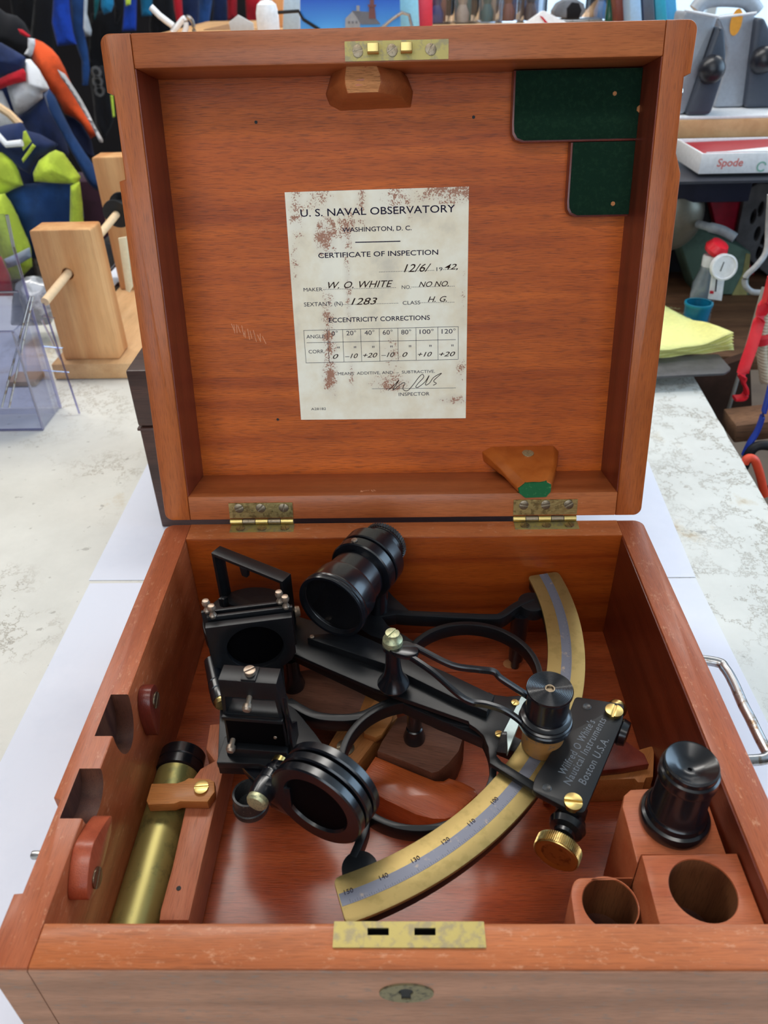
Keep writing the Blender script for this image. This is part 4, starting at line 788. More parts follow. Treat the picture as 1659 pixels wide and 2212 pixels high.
# telescope
ZA = 0.0030; t0 = at(714, 1312, z=ZA); t1 = at(837, 1166, z=ZA); dT = (t1-t0).normalized(); LT = (t1-t0).length; MTel = along(t0, dT)
TL = lathe('telescope', [(0.0180, 0.0030), (0.0184, 0.0), (0.0200, -0.0002), (0.0204, 0.0008), (0.0200, 0.0016), (0.0204, 0.0024), (0.0200, 0.0032), (0.0203, 0.0042), (0.0200, 0.0052), (0.0192, 0.0060), (0.0190, 0.0160), (0.0184, 0.0178), (0.0172, 0.0186), (0.0162, 0.0300), (0.0148, 0.0320), (0.0148, 0.0350), (0, 0.0350)], MTel, K_gloss, SX, 64, 25)
TL['label'] = 'short glossy black telescope with a wide front lens'
lathe('objective_lens', [(0, 0.0048), (0.010, 0.0044), (0.0182, 0.0030), (0.0182, 0.0060), (0, 0.0060)], MTel, plain('objective_glass', (0.004, 0.004, 0.005, 1), 0.04, coat=1.0), TL, 48)
lathe('inner_barrel', [(0.0180, 0.0028), (0.0172, 0.0035), (0.0170, 0.0043)], MTel, K_gloss, TL, 48)
co = lathe('collar', [(0.0140, 0.0335), (0.0188, 0.0335), (0.0195, 0.0342), (0.0195, 0.0400), (0.0190, 0.0408), (0.0180, 0.0410), (0.0180, 0.0418), (0.0192, 0.0420), (0.0196, 0.0428), (0.0194, 0.0510), (0.0184, 0.0520), (0.0120, 0.0522)], MTel, K_gloss, TL, 64, 25)
sn = Vector((0, 0, 1)) + dT.cross(Vector((0, 0, 1)))*-0.25; sn = (sn - dT*sn.dot(dT)).normalized()
screw('screw', t0 + dT*0.0368 + sn*0.0197, sn, 0.0017, PIN, TL, 0.8, 0.0007)
lathe('eyepiece', [(0.0, 0.0520), (0.0132, 0.0520), (0.0134, 0.0600), (0.0128, 0.0604), (0.0134, 0.0608), (0.0134, LT-0.006), (0.0126, LT-0.004), (0.0110, LT-0.0038), (0.0105, LT-0.006), (0, LT-0.007)], MTel, K_gloss, TL, 48, 25)
kt = []
for k in range(48):
    for jj, rr in ((0, 0.0140), (1, 0.0140), (2, 0.0134), (3, 0.0134)): an_ = 2*math.pi*(k+jj/4)/48; kt.append((rr*math.cos(an_), rr*math.sin(an_)))
prism('eyepiece_ring', [kt, arc2((0, 0), 0.0120, 0, 360, 40)[:-1]], LT-0.0055, LT-0.0025, K_edge, TL, MTel, angle=20)['label'] = 'knurled ring with worn brass edge'
st = t0 + dT*0.041
prism('telescope_post', [arc2((0, 0), 0.0062, 0, 360, 28)[:-1]], 0, ZA-0.016-ZF, K_gloss, TL, up((st.x+0.006, st.y-0.004, ZF)))
# horizon mirror
H1, H2_ = at(493, 1618, z=-0.0240), at(628, 1629, z=-0.0240); e = (H2_-H1).normalized(); wH = (H2_-H1).length; MH_ = frame_axes(H1, e, e.cross(Vector((0, 0, 1))))
prism('horizon_base', [rounded(pz([(467, 1648), (486, 1590), (640, 1596), (634, 1656), (568, 1654), (560, 1650)], -0.0240), 0.001)], -0.0280, -0.0240, K_matt, SX, bev=0.0004)
hf = 0.0490; dp = 0.0095
HM = join('horizon_mirror', [prism_me([[(0, 0.0), (wH, 0), (wH-0.0022, hf), (0.0022, hf)], [(0.0030, 0.0265), (wH-0.0032, 0.0265), (wH-0.0040, hf-0.0110), (0.0038, hf-0.0110)]], -dp, 0, MH_, 0.0003),
    box_bm(0.001, wH-0.001, 0.0240, 0.0262, 0.0, 0.0022, 0.0003, 2, MH_), box_bm(0.0006, wH-0.0006, -0.0002, 0.0060, 0, 0.0040, 0.0005, 2, MH_)], K_matt, SX)
HM['label'] = 'half clear horizon mirror in a tall black frame'
box('clear_pane', 0.0030, wH-0.0032, 0.0265, hf-0.0110, -0.0060, -0.0045, GLASS, HM, 0, MH_)
box('silvered_pane', 0.0020, wH-0.0020, 0.0065, 0.0235, 0.0001, 0.0006, K_lens, HM, 0, MH_)
box('screw_plate', wH*0.40, wH*0.62, hf-0.0002, hf+0.0008, -dp*0.95, -0.0005, K_matt, HM, 0.0002, MH_)
screw('screw', MH_ @ Vector((wH*0.51, hf+0.0014, -dp*0.5)), (0, 0, 1), 0.0026, PIN, HM, 0.6, 0.0016)
for xx, yy in ((wH*0.50, hf-0.0100), (wH*0.12, 0.0085)): lathe('adjusting_screw', [(0, -0.001), (0.0013, -0.001), (0.0013, 0.0035), (0.0021, 0.0038), (0.0023, 0.0058), (0.0016, 0.0070), (0, 0.0072)], MH_ @ Matrix.Translation((xx, yy, 0)) @ Matrix.Rotation(0.25, 4, 'X'), PIN, HM, 20)
lathe('small_rivet', [(0, 0.0012), (0.0007, 0.0011), (0.0009, 0.0006), (0, 0.0004)], MH_ @ Matrix.Translation((wH*0.80, 0.0125, 0)), PIN, HM, 12)
# side bracket
prism('side_bracket', [[(0, 0), (0.012, 0), (0.012, 0.010), (0.004, 0.018), (0, 0.040)]], wH-0.0004, wH+0.0016, K_gloss, HM, MH_ @ Matrix(((0, 0, 1, 0), (0, 1, 0, 0), (-1, 0, 0, 0), (0, 0, 0, 1))), bev=0.0003)
# horizon shades: three round discs on a tapered bolt
azS = math.radians(63); dS = Vector((math.cos(azS), math.sin(azS), 0))
cf = at(679, 1744, z=-0.0050)
MSd = frame_axes(cf, dS.cross(Vector((0, 0, 1)))*1.0, -dS); MSi = MSd.inverted()
b0, b1 = at(552, 1738, z=-0.0120), at(608, 1640, z=-0.0120); db = (b1-b0).normalized(); LB = (b1-b0).length
bm_ = MSi @ ((b0+b1)/2)
for i in range(3):
    z1 = -0.0054*i; z0 = z1-0.0044
    o = lathe('horizon_shade', [(0.0152, z1-0.0016), (0.0160, z1-0.0004), (0.0218, z1), (0.0226, z1-0.0006), (0.0226, z0+0.0006), (0.0218, z0), (0, z0)], MSd @ Matrix.Translation((0.0006*i, 0.0008*i, 0)), K_gloss, SX, 64, 25)
    o['label'] = ['front round shade glass', 'middle round shade glass', 'rear round shade glass'][i]
    lathe('shade_glass', [(0, z1-0.0018), (0.0156, z1-0.0018), (0.0156, z1-0.003), (0, z1-0.003)], MSd @ Matrix.Translation((0.0006*i, 0.0008*i, 0)), K_lens, o, 48)
    d2 = Vector((-bm_.x, -bm_.y)); 
    prism('shade_lug', [stroke([(bm_.x, bm_.y), (bm_.x*0.45, bm_.y*0.45 - 0.004)], [0.0095, 0.022])], z0+0.0004, z1-0.0004, K_gloss, o, MSd, bev=0.0003)
HB_ = lathe('shade_bolt', [(0, 0.0030), (0.0052, 0.0030), (0.0058, 0.0070), (0.0058, 0.0105), (0.0052, 0.0108), (0.0052, 0.0116), (0.0055, 0.0119), (0.0053, 0.0155), (0.0048, 0.0158), (0.0048, 0.0166), (0.0050, 0.0170), (0.0048, 0.0190), (0.0038, 0.0195), (0.0034, LB-0.0028), (0, LB-0.0028)], along(b0, db), K_gloss, SX, 40)
lathe('bolt_cap', [(0, -0.0006), (0.0042, 0.0), (0.0050, 0.0012), (0.0050, 0.0032), (0, 0.0032)], along(b0, db), BRASS_P, HB_, 32)
lathe('bolt_end', [(0, 0), (0.0036, 0), (0.0036, 0.0026), (0.0030, 0.0030), (0, 0.0030)], along(b1 - db*0.0030, db), BRASS_B, HB_, 32)
cu_ = at(537, 1712, z=-0.0380)
o = lathe('cup', [(0, -0.012), (0.0086, -0.012), (0.0090, -0.010), (0.0088, -0.0085), (0.0082, -0.0080), (0.0082, -0.001), (0.0078, 0), (0.0068, 0), (0.0066, -0.0095), (0, -0.0095)], up(cu_), K_edge, SX, 48); o['label'] = 'hollow black cup with a worn rim'
prism('bracket', [pz([(520, 1655), (585, 1655), (600, 1690), (640, 1735), (620, 1752), (585, 1735), (560, 1700)], -0.030)], -0.0340, -0.0290, K_gloss, SX, bev=0.0006)

# ------------------------------------------------------------------ other instruments in the box
bx_ = at(1454, 1771, z=-0.0184); R0 = (at(1528, 1771, z=-0.0184).x - at(1380, 1771, z=-0.0184).x)/2
EY = thing('spare_eyepiece', 'glossy black turned eyepiece standing on the right-hand block', 'eyepiece', tuple(bx_))
lathe('body', [(0, 0), (R0*0.97, 0), (R0, 0.0015), (R0, 0.0040), (R0*0.96, 0.0055), (R0*0.88, 0.0062), (R0*0.84, 0.0085), (R0*0.80, 0.0092), (R0*0.76, 0.0105), (R0*0.745, 0.0300), (0, 0.0300)], up(bx_), K_gloss, EY, 64, 25)
lathe('cap', [(0, 0.0300), (R0*0.80, 0.0300), (R0*0.815, 0.0310), (R0*0.80, 0.0355), (R0*0.745, 0.0362), (R0*0.745, 0.0385), (R0*0.70, 0.0398), (R0*0.66, 0.0395), (R0*0.40, 0.0365), (R0*0.15, 0.0350), (R0*0.06, 0.0350), (R0*0.05, 0.034), (0, 0.034)], up(bx_), K_gloss, EY, 64, 25)
lathe('worn_edge', [(R0*0.742, 0.03845), (R0*0.72, 0.0395), (R0*0.702, 0.03995)], up(bx_), K_edge, EY, 64)
tp, tq = at(386, 1668, z=-0.0702), at(293, 1993, z=-0.0702); dt = (tq-tp).normalized(); Lq = tp.y/abs(dt.y) - 0.004
TB = thing('telescope_tube', 'tarnished brass tube with a black end cap lying along the left side', 'tube', tuple(tp))
lathe('tube', [(0, 0.001), (0.0114, 0.001), (0.0114, Lq), (0, Lq)], along(tp, dt), BRASS_T, TB, 48)
lathe('end_cap', [(0, -0.0125), (0.0090, -0.0125), (0.0092, -0.0100), (0.0112, -0.0118), (0.0124, -0.0110), (0.0126, -0.0050), (0.0120, -0.0045), (0.0126, -0.0036), (0.0126, 0.0015), (0.0116, 0.0022), (0, 0.0022)], along(tp, dt), K_gloss, TB, 48, 25)
# ------------------------------------------------------------------ things behind the box
MY = lambda y: Matrix(((1, 0, 0, 0), (0, 0, -1, y), (0, 1, 0, 0), (0, 0, 0, 1)))
def vp(pts, y): return [(at(a, b, y=y).x, at(a, b, y=y).z) for a, b in pts]
def slab(name, pts, y, th, mat, parent=None, bev=0.0, r=0.0, hole=()):
    """upright piece facing the viewer, front face at depth y, th deep"""
    P = vp(pts, y)
    if r: P = rounded(P, r)
    return prism(name, [P] + [vp(h, y) for h in hole], -th, 0, mat, parent, MY(y), bev)
def CH(name, r, g, b, rough=0.85, sheen=0.15): return plain(name, srgb(r, g, b), rough, spot=srgb(int(r*0.82), int(g*0.82), int(b*0.82)), spot_scale=14, spot_at=0.45, sheen=sheen, spec=0.25)
BLUE = CH('royal_cloth', 22, 66, 176); NAVY = CH('navy_cloth', 30, 46, 88); INKB = CH('dark_cloth', 14, 15, 22); ORANGE = CH('orange_cloth', 236, 92, 44); WHITEC = CH('white_cloth', 228, 232, 238)
REDC = CH('red_cloth', 196, 30, 46); HIVIS = CH('lime_cloth', 206, 230, 76); TURQ = CH('turquoise_cloth', 30, 130, 178); MIDB = CH('mid_blue_cloth', 36, 74, 132); GREYC = CH('grey_cloth', 120, 126, 136); TEALC = CH('teal_cloth', 20, 110, 116); SILV = CH('silver_band', 170, 184, 200, 0.5); PURP = CH('maroon_cloth', 66, 40, 58)
def cloth(name, pts, y, th, mat, parent=None, er=0.03, fold=0.006, seed=0, step=None, zoff=0.0):
    """puffed, folded piece of cloth cut to an outline"""
    P = [Vector(p) for p in vp(pts, y)]; n = len(P)
    xs = [p.x for p in P]; zs = [p.y for p in P]; step = step or max(max(xs)-min(xs), max(zs)-min(zs))/26
    V = []; E_ = []
    for i in range(n):
        a, b = P[i], P[(i+1) % n]; k = max(1, int((b-a).length/step))
        for j in range(k): V.append(a.lerp(b, j/k))
    m = len(V); E_ = [(i, (i+1) % m) for i in range(m)]
    def dist(p):
        d = 9
        for i in range(n):
            a, b = P[i], P[(i+1) % n]; ab = b-a; t = max(0, min(1, (p-a).dot(ab)/max(ab.length_squared, 1e-12))); d = min(d, (p-(a+ab*t)).length)
        return d
    def inside(p):
        c = False
        for i in range(n):
            a, b = P[i], P[(i+1) % n]
            if (a.y > p.y) != (b.y > p.y) and p.x < (b.x-a.x)*(p.y-a.y)/(b.y-a.y)+a.x: c = not c
        return c
    z = min(zs) + step/2
    while z < max(zs):
        x = min(xs) + step/2
        while x < max(xs):
            p = Vector((x, z))
            if inside(p) and dist(p) > step*0.5: V.append(p)
            x += step
        z += step
    r = geometry.delaunay_2d_cdt(V, E_, [list(range(m))], 1, 1e-6)
    vs, fs = r[0], r[2]; bm = bmesh.new(); F_, B_ = [], []
    for v in vs:
        d = dist(v); t = math.sqrt(min(1, d/er)); f = fold*(noise.noise(Vector((v.x*22+seed, v.y*5, seed))) + 0.5*noise.noise(Vector((v.x*50, v.y*14+seed, 3)))) * min(1, d/er*2)
        F_.append(bm.verts.new((v.x, y - th/2*t - f - zoff, v.y))); B_.append(bm.verts.new((v.x, y + th/2*t + 0.0006 - f*0.3 - zoff, v.y)))
    ed = set()
    for f in fs:
        try: bm.faces.new([F_[i] for i in f]); bm.faces.new([B_[i] for i in f][::-1])
        except ValueError: continue
        for i in range(len(f)):
            a, b = f[i], f[(i+1) % len(f)]
            if (b, a) in ed: ed.discard((b, a))
            else: ed.add((a, b))
    for a, b in ed:
        try: bm.faces.new((F_[b], F_[a], B_[a], B_[b]))
        except ValueError: pass
    return link(name, b2m(bm), mat, parent, 70)
def base_at(a, b, y): return tuple(at(a, b, y=y))
# dark second box behind the lid
dbx = at(350, 1140, z=ZT); DB = thing('wooden_case', 'old dark brown wooden case standing behind the raised lid', 'case', (0, 0.5, ZT))
x0, x1, y0, y1 = dbx.x, 0.125, dbx.y, dbx.y+0.17; 
box('body', x0, x1, y0, y1, ZT+0.0003, 0.0005, W_dbox, DB, 0.0015); box('lid', x0-0.0005, x1+0.0005, y0-0.0005, y1, 0.0022, 0.0490, W_dbox, DB, 0.0020)
box('edge_strip', x0-0.0012, x0+0.012, y0-0.0012, y1-0.01, -0.0012, 0.0010, W_dbox, DB, 0.0004)
# pine stand with a dowel
zb = ZT + 0.0003; pf_ = at(160, 820, z=zb); yP = pf_.y
PS = thing('pine_stand', 'pine stand of two upright blocks on a base board with a dowel through them', 'stand', (at(200, 800, z=zb).x, yP, zb))
xl = at(110, 790, y=yP).x; bt = at(200, 786, y=yP).z
box('base_board', xl, at(330, 800, y=yP).x, yP, yP+0.30, zb, bt, W_pine_y, PS, 0.002)
yU = yP+0.012
up1 = [(at(150, 787, z=bt).x, bt+0.0002)]; 
def upright(pts, y, th, hole=None):
    a, b, c, d = [at(*p, y=y) for p in pts]    # bottom left, bottom right, top right, top left
    x_l, x_r = (a.x+d.x)/2, (b.x+c.x)/2; zt = (c.z+d.z)/2
    lp = [rounded([(x_l, bt+0.0004), (x_r, bt+0.0004), (x_r, zt), (x_l, zt)], 0.003)]
    if hole: h = at(*hole, y=y); lp.append(arc2((h.x, h.z), 0.0062, 0, 360, 24)[:-1])
    return prism('upright', lp, -th, 0, W_pine, PS, MY(y), bev=0.0012), (x_l, x_r, zt)
u1, e1_ = upright([(152, 786), (260, 786), (197, 497), (50, 497)], yU, 0.034, (146, 592))
u2, e2_ = upright([(240, 600), (330, 600), (295, 338), (213, 340)], yP+0.255, 0.034)
dl = at(146, 592, y=yU); da = at(97, 652, y=yU-0.055); dz = (dl - da)
tube('dowel', [da, dl, dl + dz*2.2, dl + dz*(0.23/dz.y)], 0.0044, W_dowel, PS, 16)
lathe('reel', [(0, -0.012), (0.017, -0.012), (0.017, -0.009), (0.010, -0.008), (0.010, 0.008), (0.017, 0.009), (0.017, 0.012), (0, 0.012)], along(dl + dz*(0.15/dz.y), dz), K_matt, PS, 32)
o = box('board_offcut', at(35, 815, z=zb).x, at(95, 815, z=zb).x, at(60, 835, z=zb).y, at(60, 812, z=zb).y, zb, zb+0.006, W_pine_y, None, 0.001); tag(o, 'small flat pine offcut behind the clear brochure holder', 'wood')
# clear brochure holder at the left edge
BH = thing('brochure_holder', 'empty clear acrylic brochure holder at the left end of the counter', 'holder', (-0.45, 0.56, zb))
f0 = at(93, 930, z=zb); yH = f0.y; xr = f0.x
zt1 = at(78, 718, y=yH).z; zt2 = at(70, 632, y=yH+0.035).z; zt3 = at(76, 462, y=yH+0.05).z
box('front_pocket', xr-0.22, xr, yH, yH+0.002, zb+0.001, zt1, PLAST, BH); box('pocket_rim', xr-0.22, xr, yH-0.0003, yH+0.0023, zt1, zt1+0.0014, PLEDGE, BH)
box('pocket_rim', xr-0.22, xr, yH-0.0003, yH+0.0023, zb, zb+0.0014, PLEDGE, BH)
box('middle_pocket', xr-0.22, xr-0.001, yH+0.035, yH+0.037, zb+0.001, zt2, PLAST, BH); box('pocket_rim', xr-0.22, xr-0.001, yH+0.0348, yH+0.0372, zt2, zt2+0.0014, PLEDGE, BH)
box('side_panel', xr-0.002, xr, yH+0.002, yH+0.048, zb+0.001, zt1, PLAST, BH)
box('back_panel', xr-0.22, xr, yH+0.050, yH+0.052, zb+0.001, zt3, PLAST, BH)
tube('back_edge', [(xr, yH+0.051, zb+0.001), (xr, yH+0.051, zt3-0.03), (xr+0.004, yH+0.048, zt3)], 0.0017, PLEDGE, BH, 8); tube('front_edge', [(xr, yH+0.001, zb+0.001), (xr, yH+0.001, zt1)], 0.0013, PLEDGE, BH, 8)
a_, b_ = at(60, 880, y=yH+0.03), at(0, 925, y=yH+0.03)
for k_, (p, q_) in enumerate((((93, 655), (172, 895)), ((90, 690), (145, 828)))):
    A_, B_ = at(*p, y=yH+0.053), at(*q_, z=zb); B_.y = min(B_.y, yH+0.12); B_.z = zb+0.001
    if k_ == 1: B_.z = zb+0.03
    tube('strut', [A_, B_], 0.0011, PLEDGE, BH, 6)
for b in (683, 748, 800): p, q_ = at(92, b, y=yH+0.058), at(92+ (b-640)*0.27+14, b+4, y=yH+0.075); tube('strut', [p, q_], 0.0009, PLEDGE, BH, 6)
for k in (0, 1): tube('wire', [at(72-k*6, 640, y=yH+0.02), at(20-k*16, 880, y=yH-0.01)], 0.0010, STEEL, BH, 8)
# hanging clothes at the left, on a rail
YR = 1.42
RACK = thing('clothes_rail', 'steel clothes rail carrying the coloured jackets at the left', 'rail', (-1.2, YR, Z0))
for x_ in (-2.0, -0.83): tube('post', [(x_, YR+0.20, Z0), (x_, YR+0.20, 0.42)], 0.012, STEEL, RACK)
tube('crossbar', [(-2.0, YR+0.20, 0.42), (-0.83, YR+0.20, 0.42)], 0.012, STEEL, RACK)
def jacket(label, loc, group='jackets on the rail at the left'): return thing('jacket', label, 'jacket', loc, group)
y = 1.50
J = jacket('orange jacket with white sleeve stripe and navy hem hanging furthest back', base_at(120, 300, y))
cloth('front_panel', [(64, 84), (75, 84), (92, 91), (112, 106), (126, 122), (140, 148), (148, 168), (162, 198), (178, 228), (190, 252), (204, 272), (212, 290), (196, 300), (176, 268), (160, 255), (140, 246), (118, 206), (100, 190), (70, 140)], y, 0.05, ORANGE, J, 0.04, 0.012, 1)
cloth('hood', [(-60, 20), (-10, 10), (12, 28), (36, 34), (52, 48), (68, 78), (76, 100), (60, 128), (20, 130), (-60, 140)], y-0.01, 0.07, INKB, J, 0.05, 0.012, 2)
cloth('collar', [(60, 82), (75, 84), (76, 96), (70, 118), (66, 124), (52, 117), (60, 104)], y-0.05, 0.02, WHITEC, J, 0.02, 0.002, 3)
cloth('sleeve_stripe', [(124, 150), (140, 160), (160, 190), (176, 215), (192, 245), (200, 262), (206, 274), (222, 302), (222, 308), (215, 307), (196, 268), (176, 235), (158, 206), (144, 184), (132, 168)], y-0.045, 0.02, WHITEC, J, 0.02, 0.002, 4)
cloth('hem', [(140, 250), (160, 254), (176, 268), (196, 300), (205, 340), (170, 345), (150, 300)], y+0.01, 0.04, NAVY, J, 0.03, 0.01, 5)
cloth('body', [(-60, 130), (20, 120), (60, 128), (100, 190), (120, 300), (150, 420), (140, 560), (-60, 560)], y+0.03, 0.05, NAVY, J, 0.05, 0.02, 6)
cloth('red_tab', [(38, 62), (48, 64), (66, 78), (60, 81), (44, 74)], y-0.055, 0.008, REDC, J, 0.01, 0.001, 7)
y = 1.36
J = jacket('navy jacket with a pale chest panel and red trim hanging in the middle', base_at(120, 400, y))
cloth('chest_panel', [(54, 128), (66, 128), (84, 150), (106, 190), (104, 196), (92, 200), (92, 212), (60, 238), (36, 252), (28, 226), (14, 186), (50, 168)], y-0.01, 0.05, WHITEC, J, 0.03, 0.01, 8)
cloth('shoulder', [(-40, 90), (2, 92), (30, 108), (56, 124), (52, 146), (40, 160), (20, 164), (-40, 170)], y-0.03, 0.05, NAVY, J, 0.03, 0.008, 9)
cloth('red_trim', [(-5, 172), (18, 160), (50, 148), (56, 158), (56, 176), (30, 182), (-5, 195)], y-0.04, 0.02, REDC, J, 0.02, 0.004, 10)
cloth('body', [(34, 252), (64, 238), (96, 206), (130, 260), (150, 330), (120, 420), (60, 420), (20, 340)], y, 0.05, NAVY, J, 0.04, 0.015, 11)
cloth('sleeve', [(94, 204), (106, 192), (120, 212), (136, 248), (158, 290), (182, 328), (206, 362), (220, 388), (222, 404), (214, 412), (204, 410), (188, 392), (172, 360), (150, 320), (128, 280), (106, 240)], y-0.04, 0.06, MIDB, J, 0.04, 0.006, 12)
cloth('left_panel', [(-40, 190), (5, 196), (20, 230), (34, 270), (20, 290), (-40, 280)], y-0.03, 0.03, WHITEC, J, 0.03, 0.01, 13)
tube('hanger', [at(-10, 226, y=y-0.07), at(20, 246, y=y-0.07), at(44, 270, y=y-0.07)], 0.007, W_dowel, J, 8)
y = 1.20
J = jacket('lime and navy high visibility jacket hanging nearest the counter', base_at(90, 590, y))
cloth('yoke', [(-40, 285), (10, 270), (46, 264), (58, 282), (86, 290), (126, 312), (110, 328), (86, 338), (70, 360), (64, 376), (40, 362), (16, 344), (-40, 330)], y-0.01, 0.06, NAVY, J, 0.04, 0.01, 14)
cloth('chest', [(72, 372), (84, 346), (106, 330), (120, 324), (136, 330), (152, 352), (174, 382), (168, 398), (120, 396), (74, 392)], y-0.02, 0.05, HIVIS, J, 0.03, 0.008, 15)
cloth('chest', [(-40, 325), (6, 322), (30, 345), (50, 400), (30, 408), (8, 420), (-40, 440)], y-0.02, 0.05, HIVIS, J, 0.03, 0.008, 16)
for s_ in ([(50, 284), (56, 282), (68, 306), (50, 326), (48, 318)], [(70, 310), (77, 316), (50, 352), (47, 344)]): cloth('shoulder_stripe', s_, y-0.045, 0.012, HIVIS, J, 0.012, 0.001, 17)
cloth('body', [(6, 418), (50, 398), (120, 392), (172, 394), (182, 470), (150, 560), (40, 560), (20, 470)], y, 0.05, MIDB, J, 0.04, 0.018, 18)
cloth('side_strip', [(152, 400), (172, 392), (178, 440), (182, 500), (150, 500)], y-0.03, 0.03, HIVIS, J, 0.02, 0.008, 19)
cloth('sleeve', [(-40, 425), (10, 418), (30, 450), (52, 500), (66, 535), (70, 575), (44, 602), (22, 606), (4, 560), (-40, 470)], y-0.05, 0.06, HIVIS, J, 0.04, 0.012, 20)
cloth('reflective_band', [(8, 560), (36, 548), (64, 534), (68, 556), (44, 570), (16, 580)], y-0.088, 0.012, SILV, J, 0.012, 0.001, 21)
tube('hanger', [at(-10, 286, y=y-0.06), at(14, 312, y=y-0.06), at(48, 309, y=y-0.06)], 0.005, SHELL, J, 8)
o = cloth('red_bag', [(-30, 540), (0, 556), (20, 600), (28, 640), (20, 690), (-30, 700)], 1.08, 0.08, REDC, None, 0.04, 0.01, 22); tag(o, 'red fabric bag behind the clear holder at the far left', 'bag')
o = cloth('plastic_bag', [(28, 640), (34, 612), (56, 598), (72, 596), (110, 610), (130, 660), (110, 700), (60, 704), (24, 700)], 0.80, 0.08, plain('grey_film', srgb(128, 130, 134), 0.2, spot=srgb(196, 198, 202), spot_scale=30, spot_at=0.5, coat=0.6), None, 0.05, 0.012, 23); tag(o, 'crumpled grey plastic bag behind the pine stand', 'bag')
o = slab('maroon_cabinet', [(130, 392), (290, 392), (290, 620), (130, 620)], 1.62, 0.10, PURP, None, 0.004); tag(o, 'dark maroon cabinet behind the pine stand', 'cabinet')
# back row of clothes
ROW = [('royal blue jacket hanging in the far back row', [(116, -20), (148, -20), (152, 30), (158, 70), (166, 96), (124, 100), (112, 50)], BLUE), ('navy jacket with a blue cuff in the far back row', [(150, -20), (182, -20), (180, 60), (190, 110), (194, 150), (190, 184), (178, 184), (176, 130), (158, 80)], MIDB),
       ('white lifejacket strap hanging in the far back row', [(178, -20), (190, -20), (188, 30), (198, 66), (196, 78), (180, 79), (170, 70), (174, 30)], WHITEC), ('teal garment hanging in the far back row', [(202, -20), (218, -20), (212, 20), (204, 44)], TEALC),
       ('turquoise sleeve hanging in the far back row', [(218, -20), (244, -20), (246, 10), (240, 26), (224, 32), (218, 16)], TURQ), ('blue and lime jacket hanging in the far back row', [(268, -20), (296, -20), (294, 66), (264, 68), (268, 20)], BLUE),
       ('turquoise jacket hanging in the far back row', [(302, -20), (330, -20), (328, 34), (306, 36)], TURQ), ('bright red jacket hanging in the far back row', [(528, -20), (580, -20), (576, 62), (534, 62)], REDC),
       ('mid blue jacket hanging in the far back row', [(430, -20), (462, -20), (450, 60), (428, 60)], MIDB), ('red scarf hanging in the far back row', [(372, -20), (392, -20), (396, 50), (384, 60), (376, 20)], REDC),
       ('crimson jacket hanging beside the pine boards in the back row', [(490, -20), (512, -20), (512, 40), (492, 44)], REDC), ('black wetsuit hanging in the far back row', [(328, -20), (372, -20), (380, 70), (330, 110), (322, 60)], INKB),
       ('long black coat hanging in the far back row', [(76, -20), (114, -20), (118, 100), (150, 230), (80, 240), (66, 80)], INKB), ('navy oilskin hanging in the far back row', [(392, -20), (430, -20), (428, 100), (394, 100)], NAVY),
       ('dark oilskin trousers hanging in the far back row', [(462, -20), (492, -20), (490, 100), (456, 100)], NAVY), ('black jacket hanging behind the lid corner', [(196, 30), (262, 10), (268, 240), (206, 250), (190, 150)], INKB),
       ('dark blue anorak at the left of the back row', [(20, -20), (76, -20), (70, 60), (30, 60)], INKB), ('grey fleece in the back row near the lid corner', [(244, -20), (266, -20), (264, 30), (250, 60)], INKB)]
for k, (lb, pts, m_) in enumerate(ROW):
    yy = 2.5 + 0.09*((k*5) % 4) + 0.02*k
    o = cloth('hanging_garment', pts, yy, 0.06, m_, None, 0.05, 0.02, 30+k); tag(o, lb, 'garment', 'clothes in the back row')
o = cloth('lime_hood', [(269, -20), (284, -20), (282, 10), (272, 14)], 2.4, 0.03, HIVIS, None, 0.02, 0.003, 60); tag(o, 'small lime hood over the blue jacket in the back row', 'hood')
RB = thing('back_rail', 'steel rail above the far back row of clothes', 'rail', (-0.8, 2.75, Z0))
tube('crossbar', [(-2.3, 2.75, 0.60), (-0.1, 2.75, 0.60)], 0.014, STEEL, RB)
for x_ in (-2.3, -0.1): tube('post', [(x_, 2.75, Z0), (x_, 2.75, 0.60)], 0.014, STEEL, RB)
EQ = thing('gear_bundle', 'dark harness with silver buckles hanging near the lid corner', 'harness', base_at(215, 260, 2.3))
cloth('webbing', [(196, 150), (226, 140), (240, 200), (246, 260), (226, 300), (206, 270)], 2.3, 0.05, INKB, EQ, 0.04, 0.02, 71)
for a, b in ((209, 155), (212, 176), (216, 196)): lathe('buckle', [(0.008, 0), (0.014, 0), (0.014, 0.006), (0.008, 0.006)], frame_axes(at(a, b, y=2.24), (1, 0, 0), (0, -1, 0)), STEEL, EQ, 16)
cloth('yellow_strap', [(238, 205), (244, 205), (248, 252), (244, 254)], 2.25, 0.02, HIVIS, EQ, 0.01, 0.002, 72)
